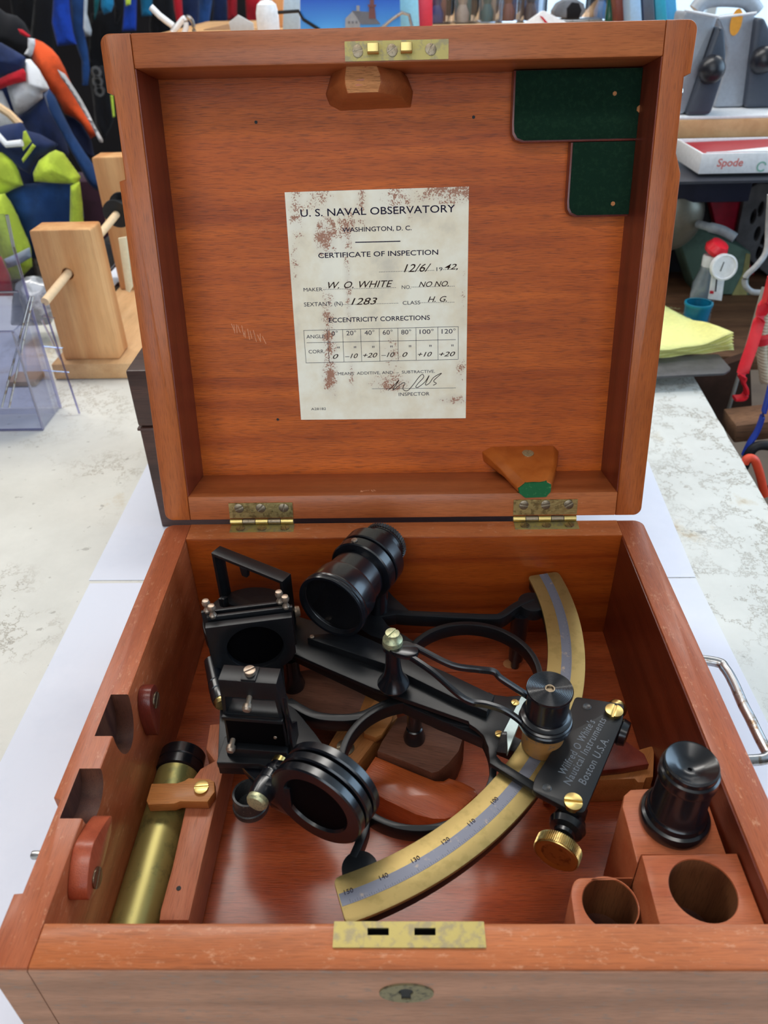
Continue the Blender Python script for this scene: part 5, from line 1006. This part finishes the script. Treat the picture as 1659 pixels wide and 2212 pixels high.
# small things on the counter seen over the lid
def onc(name, label, cat, pts, y, th, mat, bev=0.001, r=0.0):
    o = slab(name, pts, y, th, mat, None, bev, r); tag(o, label, cat); return o
SHF = thing('back_shelf', 'low shelf unit behind the box holding small goods', 'shelf', (0.15, 1.25, Z0))
zs_ = at(700, 72, y=1.15).z
xB0, xB1 = at(322, 60, y=1.2).x, at(1462, 60, y=1.2).x
box('shelf_board', xB0, xB1, 1.10, 1.62, zs_-0.02, zs_, W_pine_y, SHF, 0.002)
for x_ in (xB0, xB1-0.02): box('side_panel', x_, x_+0.02, 1.11, 1.60, Z0, zs_-0.0205, W_pine, SHF, 0.002)
box('back_panel', xB0+0.021, xB1-0.021, 1.585, 1.60, Z0, zs_-0.0205, W_dbox, SHF)
def shelf_slab(name, pts, y, th, mat, parent=None, bev=0.0): # standing on the shelf: bottom clamped to the board
    P = vp(pts, y); P = [(a, max(b, zs_+0.0005)) if b > zs_-0.2 else (a, zs_+0.0005) for a, b in P]
    return prism(name, [P], -th, 0, mat, parent, MY(y), bev)
HK = thing('wall_hook', 'white plastic hook standing on the shelf above the lid', 'hook', (at(360, 50, y=1.2).x, 1.2, zs_))
tube('arm', [at(326, 15, y=1.2), at(345, 34, y=1.2), at(374, 56, y=1.2)], 0.0045, SHELL, HK, 10); tube('claw', smooth_path([at(372, 70, y=1.2), at(384, 56, y=1.2), at(398, 40, y=1.2), at(402, 56, y=1.2), at(398, 72, y=1.2)], 5), 0.004, SHELL, HK, 8)
tube('wire_claw', smooth_path([at(400, 50, y=1.2), at(405, 36, y=1.2), at(416, 48, y=1.2), at(420, 72, y=1.2)], 5), 0.003, STEEL, HK, 8)
o = shelf_slab('paper_tag', [(494, 48), (514, 32), (546, 50), (548, 66), (540, 80), (500, 80)], 1.18, 0.006, plain('grey_card', srgb(186, 190, 194), 0.6), None, 0.001); tag(o, 'pale grey folded card standing on the shelf', 'card')
o = shelf_slab('cardboard_sheet', [(440, 66), (490, 54), (540, 64), (560, 80), (440, 80)], 1.3, 0.01, plain('kraft', srgb(168, 140, 112), 0.8), None, 0.001); tag(o, 'brown cardboard sheet behind the grey card', 'cardboard')
bt_ = at(581, 72, y=1.16); lathe_z = zs_
o = lathe('bottle', [(0, 0), (0.0150, 0), (0.0160, 0.004), (0.0160, 0.026), (0.0135, 0.036), (0.008, 0.0405), (0, 0.042)], up((bt_.x, 1.16, zs_)), SHELL); tag(o, 'rounded white plastic bottle on the shelf above the lid', 'bottle')
o = shelf_slab('pine_board', [(583, -30), (612, -30), (612, 80), (594, 80)], 1.34, 0.02, W_pine, None, 0.001); tag(o, 'upright pine board beside the lighthouse picture', 'board')
o = shelf_slab('pale_folder', [(614, -30), (652, -30), (646, 80), (612, 80)], 1.24, 0.02, plain('pale_blue_card', srgb(176, 200, 216), 0.5), None, 0.001); tag(o, 'pale blue folder at the left edge of the lighthouse picture', 'folder')
PIC = thing('lighthouse_picture', 'framed photograph of a lighthouse under a deep blue sky', 'picture', (at(760, 70, y=1.15).x, 1.15, zs_))
SKYP = plain('printed_blue', srgb(38, 120, 214), 0.35)
def skyprint():
    m, nt, b = nodes('printed_sky'); L = nt.links; tc = N(nt, 'ShaderNodeTexCoord'); s_ = N(nt, 'ShaderNodeSeparateXYZ'); L.new(tc.outputs['Object'], s_.inputs[0])
    mr = N(nt, 'ShaderNodeMapRange'); mr.inputs[1].default_value = zs_; mr.inputs[2].default_value = at(700, 0, y=1.15).z; L.new(s_.outputs[2], mr.inputs[0])
    r = ramp(nt, [(0.2, srgb(72, 160, 238)), (1.0, srgb(14, 88, 200))]); L.new(mr.outputs[0], r.inputs[0]); L.new(r.outputs[0], b.inputs['Base Color']); b.inputs['Roughness'].default_value = 0.35; return m
shelf_slab('print', [(648, -60), (862, -60), (866, 90), (650, 90)], 1.15, 0.006, skyprint(), PIC)
HOUSE = plain('printed_grey_house', srgb(150, 152, 156), 0.5); ROOF = plain('printed_slate_roof', srgb(104, 106, 114), 0.5); TOWER = plain('printed_brick_red', srgb(112, 66, 62), 0.5)
shelf_slab('printed_house', [(746, 40), (762, 24), (778, 42), (778, 80), (746, 80)], 1.1488, 0.0008, HOUSE, PIC); shelf_slab('printed_roof', [(760, 23), (800, 26), (822, 52), (780, 53), (770, 36)], 1.1486, 0.0008, ROOF, PIC)
shelf_slab('printed_tower', [(797, 12), (809, 12), (812, 40), (797, 40)], 1.1482, 0.0006, TOWER, PIC); shelf_slab('printed_tower', [(794, 10), (813, 10), (811, 15), (796, 15)], 1.1478, 0.0006, TOWER, PIC); shelf_slab('printed_tower', [(799, -2), (808, -2), (808, 10), (799, 10)], 1.1478, 0.0006, TOWER, PIC); shelf_slab('printed_chimney', [(770, 12), (777, 12), (777, 24), (770, 24)], 1.1478, 0.0006, HOUSE, PIC)
for k in range(3): shelf_slab('printed_window', [(752+8*k, 46), (756+8*k, 46), (756+8*k, 51), (752+8*k, 51)], 1.1476, 0.0005, ROOF, PIC)
tube('easel_wire', [at(600, 27, y=1.14), at(645, 24, y=1.14), at(655, 42, y=1.14), at(690, 64, y=1.14)], 0.0022, K_matt, PIC, 8); tube('easel_wire', [at(822, 62, y=1.14), at(846, 42, y=1.14), at(868, 27, y=1.14), at(884, 32, y=1.14), at(892, 66, y=1.14)], 0.0022, STEEL, PIC, 8)
o = shelf_slab('pale_folder', [(862, -30), (902, -30), (906, 80), (866, 80)], 1.2, 0.02, plain('sky_card', srgb(140, 206, 232), 0.5), None, 0.001); tag(o, 'light blue folder at the right edge of the lighthouse picture', 'folder')
o = shelf_slab('red_packet', [(902, -30), (934, -30), (934, 80), (906, 80)], 1.22, 0.03, plain('red_print', srgb(206, 44, 66), 0.4), None, 0.001); tag(o, 'red packet standing beside the light blue folder', 'packet')
# clear display boxes and their contents
random.seed(8)
BC = [srgb(40, 60, 110), srgb(120, 60, 50), srgb(60, 74, 84), srgb(170, 150, 130), srgb(34, 40, 56), srgb(90, 130, 170), srgb(24, 90, 90), srgb(180, 186, 196)]
names = ['dark blue', 'rust red', 'slate grey', 'tan', 'black', 'pale blue', 'teal', 'light grey']
for i in range(9):
    px = 950 + i*50 + random.uniform(-5, 5)
    if i in (5, 6): continue
    xc = at(px, 40, y=1.35).x; T_ = thing('display_box', 'clear plastic display box with %s goods, %s in the row right of the picture' % (names[(i*3) % 8], ['first', 'second', 'third', 'fourth', 'fifth', 'sixth', 'seventh', 'eighth', 'last'][i]), 'box', (xc, 1.35, zs_), 'clear display boxes')
    w_ = 0.017; hh = 0.10 + random.uniform(0, 0.03)
    box('shell', xc-w_, xc+w_, 1.30, 1.40, zs_+0.0005, zs_+hh, clear('box_plastic_%d' % i, (0.88, 0.93, 1, 1), 0.16), T_, 0.001)
    c_ = plain('goods_%d' % i, BC[(i*3) % 8], 0.4); c2x = plain('goods_b_%d' % i, BC[(i*5+1) % 8], 0.4)
    lathe('contents', [(0, 0), (0.010, 0), (0.011, 0.012), (0.006, 0.024), (0.009, 0.034), (0.004, 0.046), (0, 0.047)], up((xc-0.003, 1.345, zs_+0.001)), c_, T_, 16)
    box('contents', xc-0.013, xc+0.012, 1.352, 1.385, zs_+0.002, zs_+0.03+random.uniform(0, 0.03), c2x, T_, 0.002)
o = lathe('bottle', [(0, 0), (0.014, 0), (0.015, 0.003), (0.015, 0.055), (0.006, 0.066), (0.006, 0.09), (0, 0.09)], up((at(1318, 60, y=1.3).x, 1.28, zs_)), plain('green_bottle', srgb(10, 74, 60), 0.2)); tag(o, 'dark green bottle behind the lid near the tape dispenser', 'bottle')
CD = thing('price_card', 'white folded card with a red mark standing on the shelf', 'card', (at(1180, 48, y=1.18).x, 1.18, zs_))
shelf_slab('card', [(1132, 52), (1172, 24), (1178, 24), (1226, 50), (1230, 80), (1128, 80)], 1.18, 0.012, SHELL, CD, 0.001); shelf_slab('red_mark', [(1166, 34), (1172, 36), (1184, 50), (1178, 50)], 1.179, 0.0015, REDC, CD)
TD = thing('tape_dispenser', 'grey tape dispenser standing on the shelf', 'dispenser', (at(1240, 48, y=1.24).x, 1.24, zs_))
shelf_slab('body', [(1196, 24), (1206, 8), (1220, 0), (1246, -2), (1262, 8), (1266, 24), (1256, 38), (1220, 40), (1196, 36)], 1.24, 0.03, GREYC, TD, 0.003); shelf_slab('core', [(1224, 18), (1236, 4), (1252, 6), (1258, 22), (1252, 40), (1224, 42)], 1.238, 0.03, INKB, TD, 0.003)
shelf_slab('base', [(1190, 40), (1300, 40), (1304, 80), (1190, 80)], 1.25, 0.05, STEEL, TD, 0.002)
for k, (px, cc_, nm_) in enumerate(((1370, (150, 190, 230), 'pale blue'), (1398, (70, 80, 96), 'slate'), (1424, (40, 150, 180), 'teal'), (1446, (70, 160, 210), 'sky blue'), (1340, (110, 50, 40), 'rust'))):
    o = shelf_slab('book', [(px-12, -30), (px+13, -30), (px+13, 80), (px-12, 80)], 1.2+0.01*k, 0.05, plain('cover_%d' % k, srgb(*cc_), 0.4), None, 0.002); tag(o, '%s upright booklet in the row left of the grey speakers' % nm_, 'booklet', 'booklets on the back shelf')
# ------------------------------------------------------------------ right hand side
yS = 0.98
zS = at(1560, 250, y=yS).z; SR = thing('side_shelf', 'wooden side shelf with a white top carrying the grey speakers', 'shelf', (0.8, 1.2, Z0))
xS0 = at(1474, 260, y=yS).x
box('white_top', xS0-0.15, 1.20, yS, yS+0.115, zS-0.004, zS, SHELL, SR, 0.001); box('shelf_board', xS0-0.15, 1.20, yS-0.002, yS+0.115, zS-0.026, zS-0.0042, W_pine_y, SR, 0.001)
box('side_panel', 1.18, 1.20, yS+0.01, yS+0.11, Z0, zS-0.0265, W_brown, SR)
def speaker(label, grey, dark, ball, y, arch=None):
    T_ = thing('speaker', label, 'speaker', base_at(*grey[2], y), 'grey speakers on the side shelf')
    def sl2(n, pts, y_, th, m, bv=0.004):
        P = [(a, max(b, zS+0.0006)) for a, b in vp(pts, y_)]; return prism(n, [rounded(P, 0.006)], -th, 0, m, T_, MY(y_), bv)
    sl2('cabinet', grey, y, 0.042, plain('speaker_grey', srgb(150, 156, 166), 0.45)); sl2('dark_front', dark, y-0.010, 0.04, plain('speaker_dark', srgb(60, 66, 78), 0.4))
    bm = bmesh.new(); bmesh.ops.create_uvsphere(bm, u_segments=24, v_segments=16, radius=0.0165); bmesh.ops.transform(bm, matrix=Matrix.Translation(at(*ball, y=y-0.016)), verts=bm.verts); link('knob', b2m(bm), plain('knob_black', srgb(26, 28, 36), 0.35), T_)
    tube('seam', [at(*p, y=y-0.0015) for p in grey[:2]], 0.0015, SHELL, T_, 8)
    if arch: tube('handle', smooth_path([at(*p, y=y+0.03) for p in arch], 6), 0.010, plain('speaker_handle', srgb(168, 176, 186), 0.35), T_, 12)
    return T_
speaker('grey desk speaker leaning beside the lid, left of the pair', [(1479, 22), (1552, 36), (1478, 256), (1440, 256)], [(1552, 56), (1566, 62), (1570, 118), (1562, 168), (1533, 262), (1480, 262)], (1537, 150), yS+0.012)
s2_ = speaker('grey desk speaker with an orange sticker, right of the pair', [(1546, 38), (1634, 28), (1600, 262), (1540, 240), (1562, 170), (1572, 110)], [(1634, 40), (1652, 38), (1700, 140), (1700, 262), (1603, 262)], (1648, 130), yS+0.066, [(1502, 22), (1518, 4), (1550, -4), (1604, -2), (1622, 8), (1634, 26)])
q = at(1590, 48, y=yS+0.0655); lathe('sticker', [(0, 0), (1, 0), (1, 0.0008), (0, 0.0008)], frame_axes(q, (1, 0, 0), (0, -1, 0)) @ Matrix.Diagonal((0.0075, 0.0150, 1, 1)), plain('orange_sticker', srgb(236, 160, 50), 0.6), s2_, 32)
# boxes under the shelf
y = 0.86
WB = thing('game_box', 'open white cardboard box with a red lining and red lettering under the shelf', 'box', base_at(1600, 376, y))
a0, a1, a2_ = at(1524, 332, y=y), at(1518, 376, y=y), at(1700, 376, y=y); zt_, zbx = a0.z, a1.z; xa_ = a0.x-0.004; xb_ = a2_.x+0.05; yb_ = y+0.10
box('front_side', xa_, xb_, y, y+0.003, zbx, zt_, SHELL, WB, 0.0006); box('left_side', xa_, xa_+0.003, y+0.003, yb_, zbx, zt_, SHELL, WB, 0.0006); box('back_side', xa_, xb_, yb_, yb_+0.003, zbx, zt_, SHELL, WB, 0.0006); box('bottom', xa_+0.003, xb_, y+0.003, yb_, zbx, zbx+0.002, SHELL, WB)
loft('red_lining', [[(xa_+0.004, y+0.004, zt_-0.012), (xb_-0.004, y+0.004, zt_-0.012), (xb_-0.004, yb_-0.001, zt_-0.012), (xa_+0.004, yb_-0.001, zt_-0.012)], [(xa_+0.004, y+0.004, zt_-0.004), (xb_-0.004, y+0.030, zt_-0.001), (xb_-0.004, yb_-0.001, zt_-0.001), (xa_+0.004, yb_-0.001, zt_-0.004)]], plain('lining_red', srgb(150, 16, 34), 0.5), WB)
loft('white_flap', [[(xa_+0.006, y+0.0035, zt_+0.0002), (xb_-0.006, y+0.0035, zt_+0.0002), (xb_-0.006, y+0.05, zt_+0.0002), (xa_+0.03, y+0.006, zt_+0.0002)], [(xa_+0.006, y+0.0035, zt_+0.0012), (xb_-0.006, y+0.0035, zt_+0.0012), (xb_-0.006, y+0.05, zt_+0.0012), (xa_+0.03, y+0.006, zt_+0.0012)]], SHELL, WB)
q = at(1577, 352, y=y-0.0003); o = join('lettering', [text_me('Spode', 0.0125, frame_axes(q, (1, 0, 0), (0, -1, 0)), 0.0001, 0.1, 0.0002)], plain('red_letters', srgb(206, 110, 104), 0.6), WB)
q = at(1645, 360, y=y-0.0003); join('green_mark', [prism_me([stroke(arc2((0, 0), 0.005, 20, 320, 16), 0.0018)], 0, 0.0002, frame_axes(q, (1, 0, 0), (0, -1, 0)))], plain('green_print', srgb(130, 176, 160), 0.6), WB)
ST = thing('storage_rack', 'dark metal rack of shelves under the side shelf', 'rack', (0.9, 1.0, Z0))
METAL = plain('dark_metal', srgb(40, 42, 52), 0.5)
zr1 = zbx-0.004
box('tray_shelf', xS0-0.10, 1.15, 0.84, 1.095, zr1-0.003, zr1, METAL, ST); box('drawer_front', xS0-0.08, at(1622, 420, y=0.90).x, 0.90, 0.92, at(1560, 438, y=0.90).z, zr1-0.0035, CH('blue_black_plastic', 36, 40, 58, 0.4, 0), ST, 0.003)
zr2 = at(1560, 742, y=0.80).z
box('lower_shelf', 0.37, 1.15, 0.76, 1.095, zr2-0.02, zr2, W_brown, ST, 0.002)
for x_ in (0.38, 1.13): box('upright', x_, x_+0.02, 1.07, 1.09, Z0, zr1-0.004, METAL, ST)
box('back_plate', 0.40, 1.13, 1.0905, 1.0945, zr2, zr1-0.004, DARKW, ST)
zR = zr2 + 0.0006
def rk(name, label, cat, pts, y, th, mat, bev=0.002, r=0.0):
    P = [(a, max(b, zR)) for a, b in vp(pts, y)]
    if r: P = rounded(P, r)
    o = prism(name, [P], -th, 0, mat, None, MY(y), bev); tag(o, label, cat); return o
GB = thing('green_box', 'dark green cardboard box with a khaki side panel on the lower shelf', 'box', base_at(1540, 700, 0.98))
gp = [(a, max(b, zR)) for a, b in vp([(1462, 500), (1500, 488), (1612, 540), (1622, 545), (1616, 640), (1606, 760), (1480, 760)], 0.98)]
prism('body', [gp], -0.06, 0, CH('green_card', 84, 108, 96, 0.7, 0), GB, MY(0.98), 0.002)
slab('khaki_panel', [(1612, 547), (1621, 549), (1616, 600), (1611, 672), (1556, 674), (1582, 636), (1604, 592)], 0.9795, 0.001, CH('khaki_card', 150, 144, 92, 0.7, 0), GB)
rk('red_binder', 'dark red binder standing behind the green box', 'binder', [(1534, 436), (1612, 436), (1592, 500), (1588, 760), (1532, 760)], 1.068, 0.02, CH('binder_red', 170, 20, 48, 0.5, 0))
CR = thing('plastic_crate', 'grey perforated plastic crate beside the green box', 'crate', base_at(1650, 650, 1.05))
P = [(a, max(b, zR)) for a, b in vp([(1590, 520), (1612, 410), (1640, 396), (1720, 400), (1720, 760), (1624, 760), (1618, 560)], 1.05)]
hl = []
for (a, b) in ((1628, 468), (1636, 505), (1644, 452), (1650, 518), (1640, 545)):
    c_ = at(a, b, y=1.05); hl.append([(c_.x + 0.0045*math.cos(t*math.pi/8), c_.z + 0.011*math.sin(t*math.pi/8)) for t in range(16)])
prism('panel', [P] + hl, -0.012, 0, CH('crate_grey', 92, 90, 92, 0.6, 0), CR, MY(1.05), 0.001)
# pan, bottle, gauge, cup
bm = bmesh.new(); bmesh.ops.create_uvsphere(bm, u_segments=40, v_segments=24, radius=0.041)
bmesh.ops.transform(bm, matrix=Matrix.Translation(at(1452, 466, y=0.92)) @ Matrix.Diagonal((1, 0.6, 1.1, 1)), verts=bm.verts)
for v in [v for v in bm.verts if v.co.y > at(1452, 466, y=0.92).y + 0.004]: bm.verts.remove(v)
PN = thing('metal_pan', 'dull silver metal pan hanging under the side shelf beside the lid', 'pan', base_at(1458, 540, 0.92))
o = link('bowl', b2m(bm), plain('dull_silver', srgb(120, 116, 104), 0.35, 0.6), PN); md = o.modifiers.new('s', 'SOLIDIFY'); md.thickness = 0.002
tube('handle', smooth_path([at(1508, 484, y=0.90), at(1530, 490, y=0.88), at(1560, 498, y=0.87), at(1588, 514, y=0.86)], 5), [0.005]*6 + [0.0062]*6 + [0.006]*4, CH('grey_plastic', 150, 158, 166, 0.4, 0), PN, 12)
tube('hanging_strip', [at(1458, 420, y=0.925), Vector((at(1458, 420, y=0.925).x, 0.925, zr1-0.003))], 0.003, STEEL, PN, 8)
yB = 0.84; q = at(1527, 700, y=yB); xq = at(1526, 600, y=yB).x; ztb = at(1526, 575, y=yB).z
BT = thing('pump_bottle', 'clear bottle with a white neck and a bright red cap', 'bottle', (xq, yB, zR)); hb = ztb-zR
lathe('bottle', [(0, 0), (0.014, 0), (0.0155, 0.003), (0.0155, hb*0.75), (0.010, hb*0.95), (0.010, hb), (0, hb)], up((xq, yB, zR)), plain('grey_liquid', srgb(120, 132, 140), 0.15, coat=1), BT, 32)
lathe('neck', [(0, 0), (0.0095, 0), (0.0100, 0.012), (0.009, 0.014), (0, 0.014)], up((xq, yB, ztb+0.0003)), SHELL, BT, 28)
lathe('cap', [(0, 0), (0.013, 0.001), (0.0150, 0.006), (0.011, 0.014), (0, 0.016)], frame_axes((xq+0.002, yB, ztb+0.017), (1, 0, 0), (0.35, -0.35, 1)), plain('cap_red', srgb(226, 36, 50), 0.4), BT, 28)
GA = thing('gauge', 'round white dial gauge hung with a white label below it', 'gauge', base_at(1560, 575, 0.80))
lathe('dial', [(0, 0), (0.0145, 0), (0.0155, 0.001), (0.0155, 0.008), (0.0135, 0.0084), (0.0130, 0.007), (0, 0.007)], frame_axes(at(1560, 576, y=0.80), (1, 0, 0), (0, -1, 0.2)), SHELL, GA, 40)
tube('needle', [at(1556, 586, y=0.789), at(1564, 566, y=0.789)], 0.0006, K_matt, GA, 6)
slab('label', [(1538, 595), (1566, 598), (1559, 650), (1530, 646)], 0.802, 0.002, SHELL, GA, 0.0004); slab('label_print', [(1547, 602), (1550, 602), (1547, 630), (1544, 630)], 0.7997, 0.0004, INKB, GA)
slab('red_print', [(1534, 628), (1542, 629), (1541, 635), (1533, 634)], 0.7997, 0.0004, REDC, GA)
tube('support', [at(1550, 596, y=0.812), Vector((at(1550, 596, y=0.812).x, 0.812, zR))], 0.003, STEEL, GA, 8)
yc = 0.80; q = at(1502, 690, y=yc); rc_ = (at(1530, 690, y=yc).x-at(1474, 690, y=yc).x)/2
CP = thing('cup', 'teal plastic cup behind the yellow notepad', 'cup', (q.x, yc, zR)); hc_ = at(1502, 655, y=yc).z-zR
lathe('body', [(0, 0), (rc_*0.75, 0), (rc_, hc_), (rc_*0.92, hc_), (rc_*0.7, 0.004), (0, 0.004)], up((q.x, yc, zR)), plain('teal_plastic', srgb(14, 106, 140), 0.35), CP, 36); lathe('rim', [(rc_*0.9, hc_-0.002), (rc_*1.05, hc_-0.002), (rc_*1.05, hc_+0.001), (rc_*0.9, hc_+0.001)], up((q.x, yc, zR)), plain('teal_rim', srgb(20, 120, 150), 0.3), CP, 36)
# clipboard and yellow pad on the counter
zc = ZT+0.018
CB = thing('clipboard', 'scuffed dark grey clipboard jutting over the right edge of the counter', 'clipboard', (0.32, 0.70, ZT)); 
prism('board', [rounded(xy([(1300, 818), (1566, 806), (1580, 796), (1552, 764), (1300, 775)], zc), 0.004)], zc-0.003, zc, CH('grey_board', 96, 94, 96, 0.4, 0), CB, bev=0.0008)
prism('board', [rounded(xy([(1300, 818), (1395, 812), (1395, 770), (1300, 775)], zc), 0.004)], ZT+0.0003, zc-0.0032, METAL, CB, bev=0.001)
NP = thing('notepad', 'thick yellow legal notepad with curling pages on the clipboard', 'notepad', (0.30, 0.72, zc))
YEL = plain('yellow_paper', srgb(232, 232, 150), 0.7); YEL2 = plain('yellow_edge', srgb(214, 214, 120), 0.7)
NPAGE = 7
for i in range(NPAGE):
    z_ = zc + 0.0006 + i*0.0022; t_ = i/(NPAGE-1)
    fr0, fr1, bk1, bk0 = at(1380, 778-t_*16, z=z_), at(1585-t_*6, 757-t_*14, z=z_), at(1552-t_*24, 722-t_*2, z=z_), at(1400, 640+8*(1-t_), z=z_)
    bm = bmesh.new(); G = []
    for u in range(13):
        row = []
        for v in range(7):
            a = fr0.lerp(fr1, u/12); b = bk0.lerp(bk1, u/12); p = a.lerp(b, v/6); p.z += 0.010*t_*max(0, u/12-0.55)**1.5*4 + 0.0008*math.sin(u*1.3+i); row.append(bm.verts.new(p))
        G.append(row)
    for u in range(12):
        for v in range(6): bm.faces.new((G[u][v], G[u+1][v], G[u+1][v+1], G[u][v+1]))
    o = link('page', b2m(bm), YEL if i % 2 == 0 else YEL2, NP, 60); md = o.modifiers.new('s', 'SOLIDIFY'); md.thickness = 0.0014; md.offset = -1
wr = []
random.seed(5)
ztop = zc+0.0006+(NPAGE-1)*0.0022+0.0012
for r_ in range(9):
    for c_ in range(3):
        p = at(1440+r_*11+c_*9, 664+r_*10+c_*1.5, z=ztop); wr.append(prism_me([stroke([(p.x + k*0.0016, p.y + 0.0016*math.sin(k*2.1+r_)) for k in range(5)], 0.0004)], 0, 0.0001, Matrix.Translation((0, 0, ztop))))
o = join('pencil_writing', wr, plain('pencil_grey', srgb(150, 152, 110), 0.8), NP); o['kind'] = 'stuff'
# straps, rope, pole, hose at the far right
o = tube('red_strap', smooth_path([at(1665, 600, y=0.66), at(1650, 660, y=0.66), at(1638, 700, y=0.66), at(1625, 745, y=0.65), at(1606, 800, y=0.64), at(1604, 822, y=0.64), at(1612, 842, y=0.64), at(1606, 858, y=0.64), at(1586, 860, y=0.64)], 6), 0, plain('red_webbing', srgb(206, 22, 40), 0.5), None, 8, flat=(0.0062, 0.0018)); tag(o, 'bright red strap ending in a hook hanging right of the notepad', 'strap')
RP = thing('rope', 'coil of pale twisted rope hanging at the right edge', 'rope', base_at(1650, 830, 0.67))
for s_ in range(3): 
    def hel(t, s_=s_): 
        p = at(1654 - 9*math.sin(t*3.0), 655 + 170*t, y=0.67); a = t*52 + s_*2.094; return p + Vector((math.cos(a), math.sin(a), 0))*0.0028
    tube('strand', [hel(k/90) for k in range(91)], 0.0030, plain('rope_fibre_%d' % s_, srgb(176, 160, 138), 0.9), RP, 8)
    def hel2(t, s_=s_): 
        p = at(1664 - 8*math.sin(t*3.0), 655 + 150*t, y=0.685); a = t*46 + s_*2.094; return p + Vector((math.cos(a), math.sin(a), 0))*0.0028
    tube('strand', [hel2(k/90) for k in range(91)], 0.0030, plain('rope_fibre_b%d' % s_, srgb(190, 176, 154), 0.9), RP, 8)
tube('red_whipping', [at(1646, 728, y=0.662), at(1646, 742, y=0.662)], 0.0075, plain('whipping_red', srgb(190, 24, 40), 0.6), RP, 16)
o = tube('pole', [at(1650, 620, y=0.72), at(1602, 790, y=0.70), at(1562, 922, y=0.68)], 0.0022, CH('grey_pole', 150, 146, 140, 0.5, 0), None, 10); tag(o, 'thin grey pole leaning beside the red strap', 'pole')
o = tube('white_hose', smooth_path([at(1664, 420, y=0.80), at(1660, 480, y=0.80), at(1656, 540, y=0.79), at(1636, 572, y=0.78), at(1612, 596, y=0.78), at(1610, 616, y=0.78), at(1624, 630, y=0.78), at(1645, 632, y=0.78)], 6), 0.0035, CH('grey_white', 178, 178, 180, 0.4, 0), None, 10); tag(o, 'looped pale grey hose hanging at the right edge', 'hose')
o = slab('timber_panel', [(1490, 815), (1620, 770), (1625, 900), (1568, 930), (1500, 960)], 0.74, 0.015, CH('dark_timber', 74, 50, 40, 0.7, 0)); tag(o, 'dark brown timber panel below the notepad', 'panel')
BMr = at(1600, 920, y=0.60)
o = box('timber_beam', 0.36, 0.95, 0.585, 0.625, BMr.z-0.012, BMr.z+0.010, W_brown, None, 0.002, Matrix.Translation(BMr) @ Matrix.Rotation(-0.12, 4, 'Y') @ Matrix.Translation(-BMr)); tag(o, 'rough brown timber beam low at the right edge', 'beam')
o = tube('blue_strap', smooth_path([at(1664, 835, y=0.56), at(1650, 890, y=0.56), at(1636, 930, y=0.56), at(1618, 960, y=0.56), at(1606, 985, y=0.56)], 5), 0, plain('blue_webbing', srgb(24, 52, 150), 0.5), None, 8, flat=(0.0045, 0.0014)); tag(o, 'blue strap hanging in front of the timber beam', 'strap')
o = tube('orange_hose', smooth_path([at(1608, 1000, y=0.50), at(1616, 990, y=0.50), at(1630, 994, y=0.50), at(1640, 1020, y=0.50), at(1646, 1044, y=0.50), at(1652, 1070, y=0.50)], 5), 0.0042, plain('orange_rubber', srgb(214, 70, 40), 0.5), None, 12); tag(o, 'orange hose loop beyond the right edge of the counter', 'hose')
o = tube('black_cable', smooth_path([at(1606, 1010, y=0.55), at(1624, 972, y=0.55), at(1650, 962, y=0.55), at(1680, 975, y=0.55), at(1690, 1030, y=0.55), at(1660, 1060, y=0.55)], 5), 0.005, CH('black_rubber', 34, 34, 38, 0.5, 0), None, 12); tag(o, 'thick black cable loop beyond the right edge of the counter', 'cable')
o = lathe('black_bucket', [(0, 0), (0.09, 0), (0.11, 0.20), (0.10, 0.20), (0.085, 0.01), (0, 0.01)], up((0.50, 0.48, Z0)), CH('bucket_black', 24, 25, 30, 0.5, 0)); tag(o, 'black bucket on the floor beyond the counter', 'bucket')
# small fallen card, clear holder and cream ruler beside the pine stand
o = slab('grey_device', [(222, 520), (246, 530), (262, 548), (232, 590), (218, 580)], 0.95, 0.03, CH('device_grey', 58, 62, 66, 0.4, 0), None, 0.002); tag(o, 'small dark grey device behind the pine stand', 'device')
o = prism('white_card', [xy([(222, 606), (262, 566), (275, 590), (232, 632)], bt+0.001)], bt+0.0005, bt+0.0015, PAPER); tag(o, 'white card lying on the base of the pine stand', 'card')
o = slab('cream_ruler', [(255, 515), (272, 512), (286, 620), (280, 632), (272, 628)], 0.74, 0.003, plain('cream_plastic', srgb(226, 214, 180), 0.5), None, 0.0004); tag(o, 'cream ruler standing between the pine stand and the lid', 'ruler')
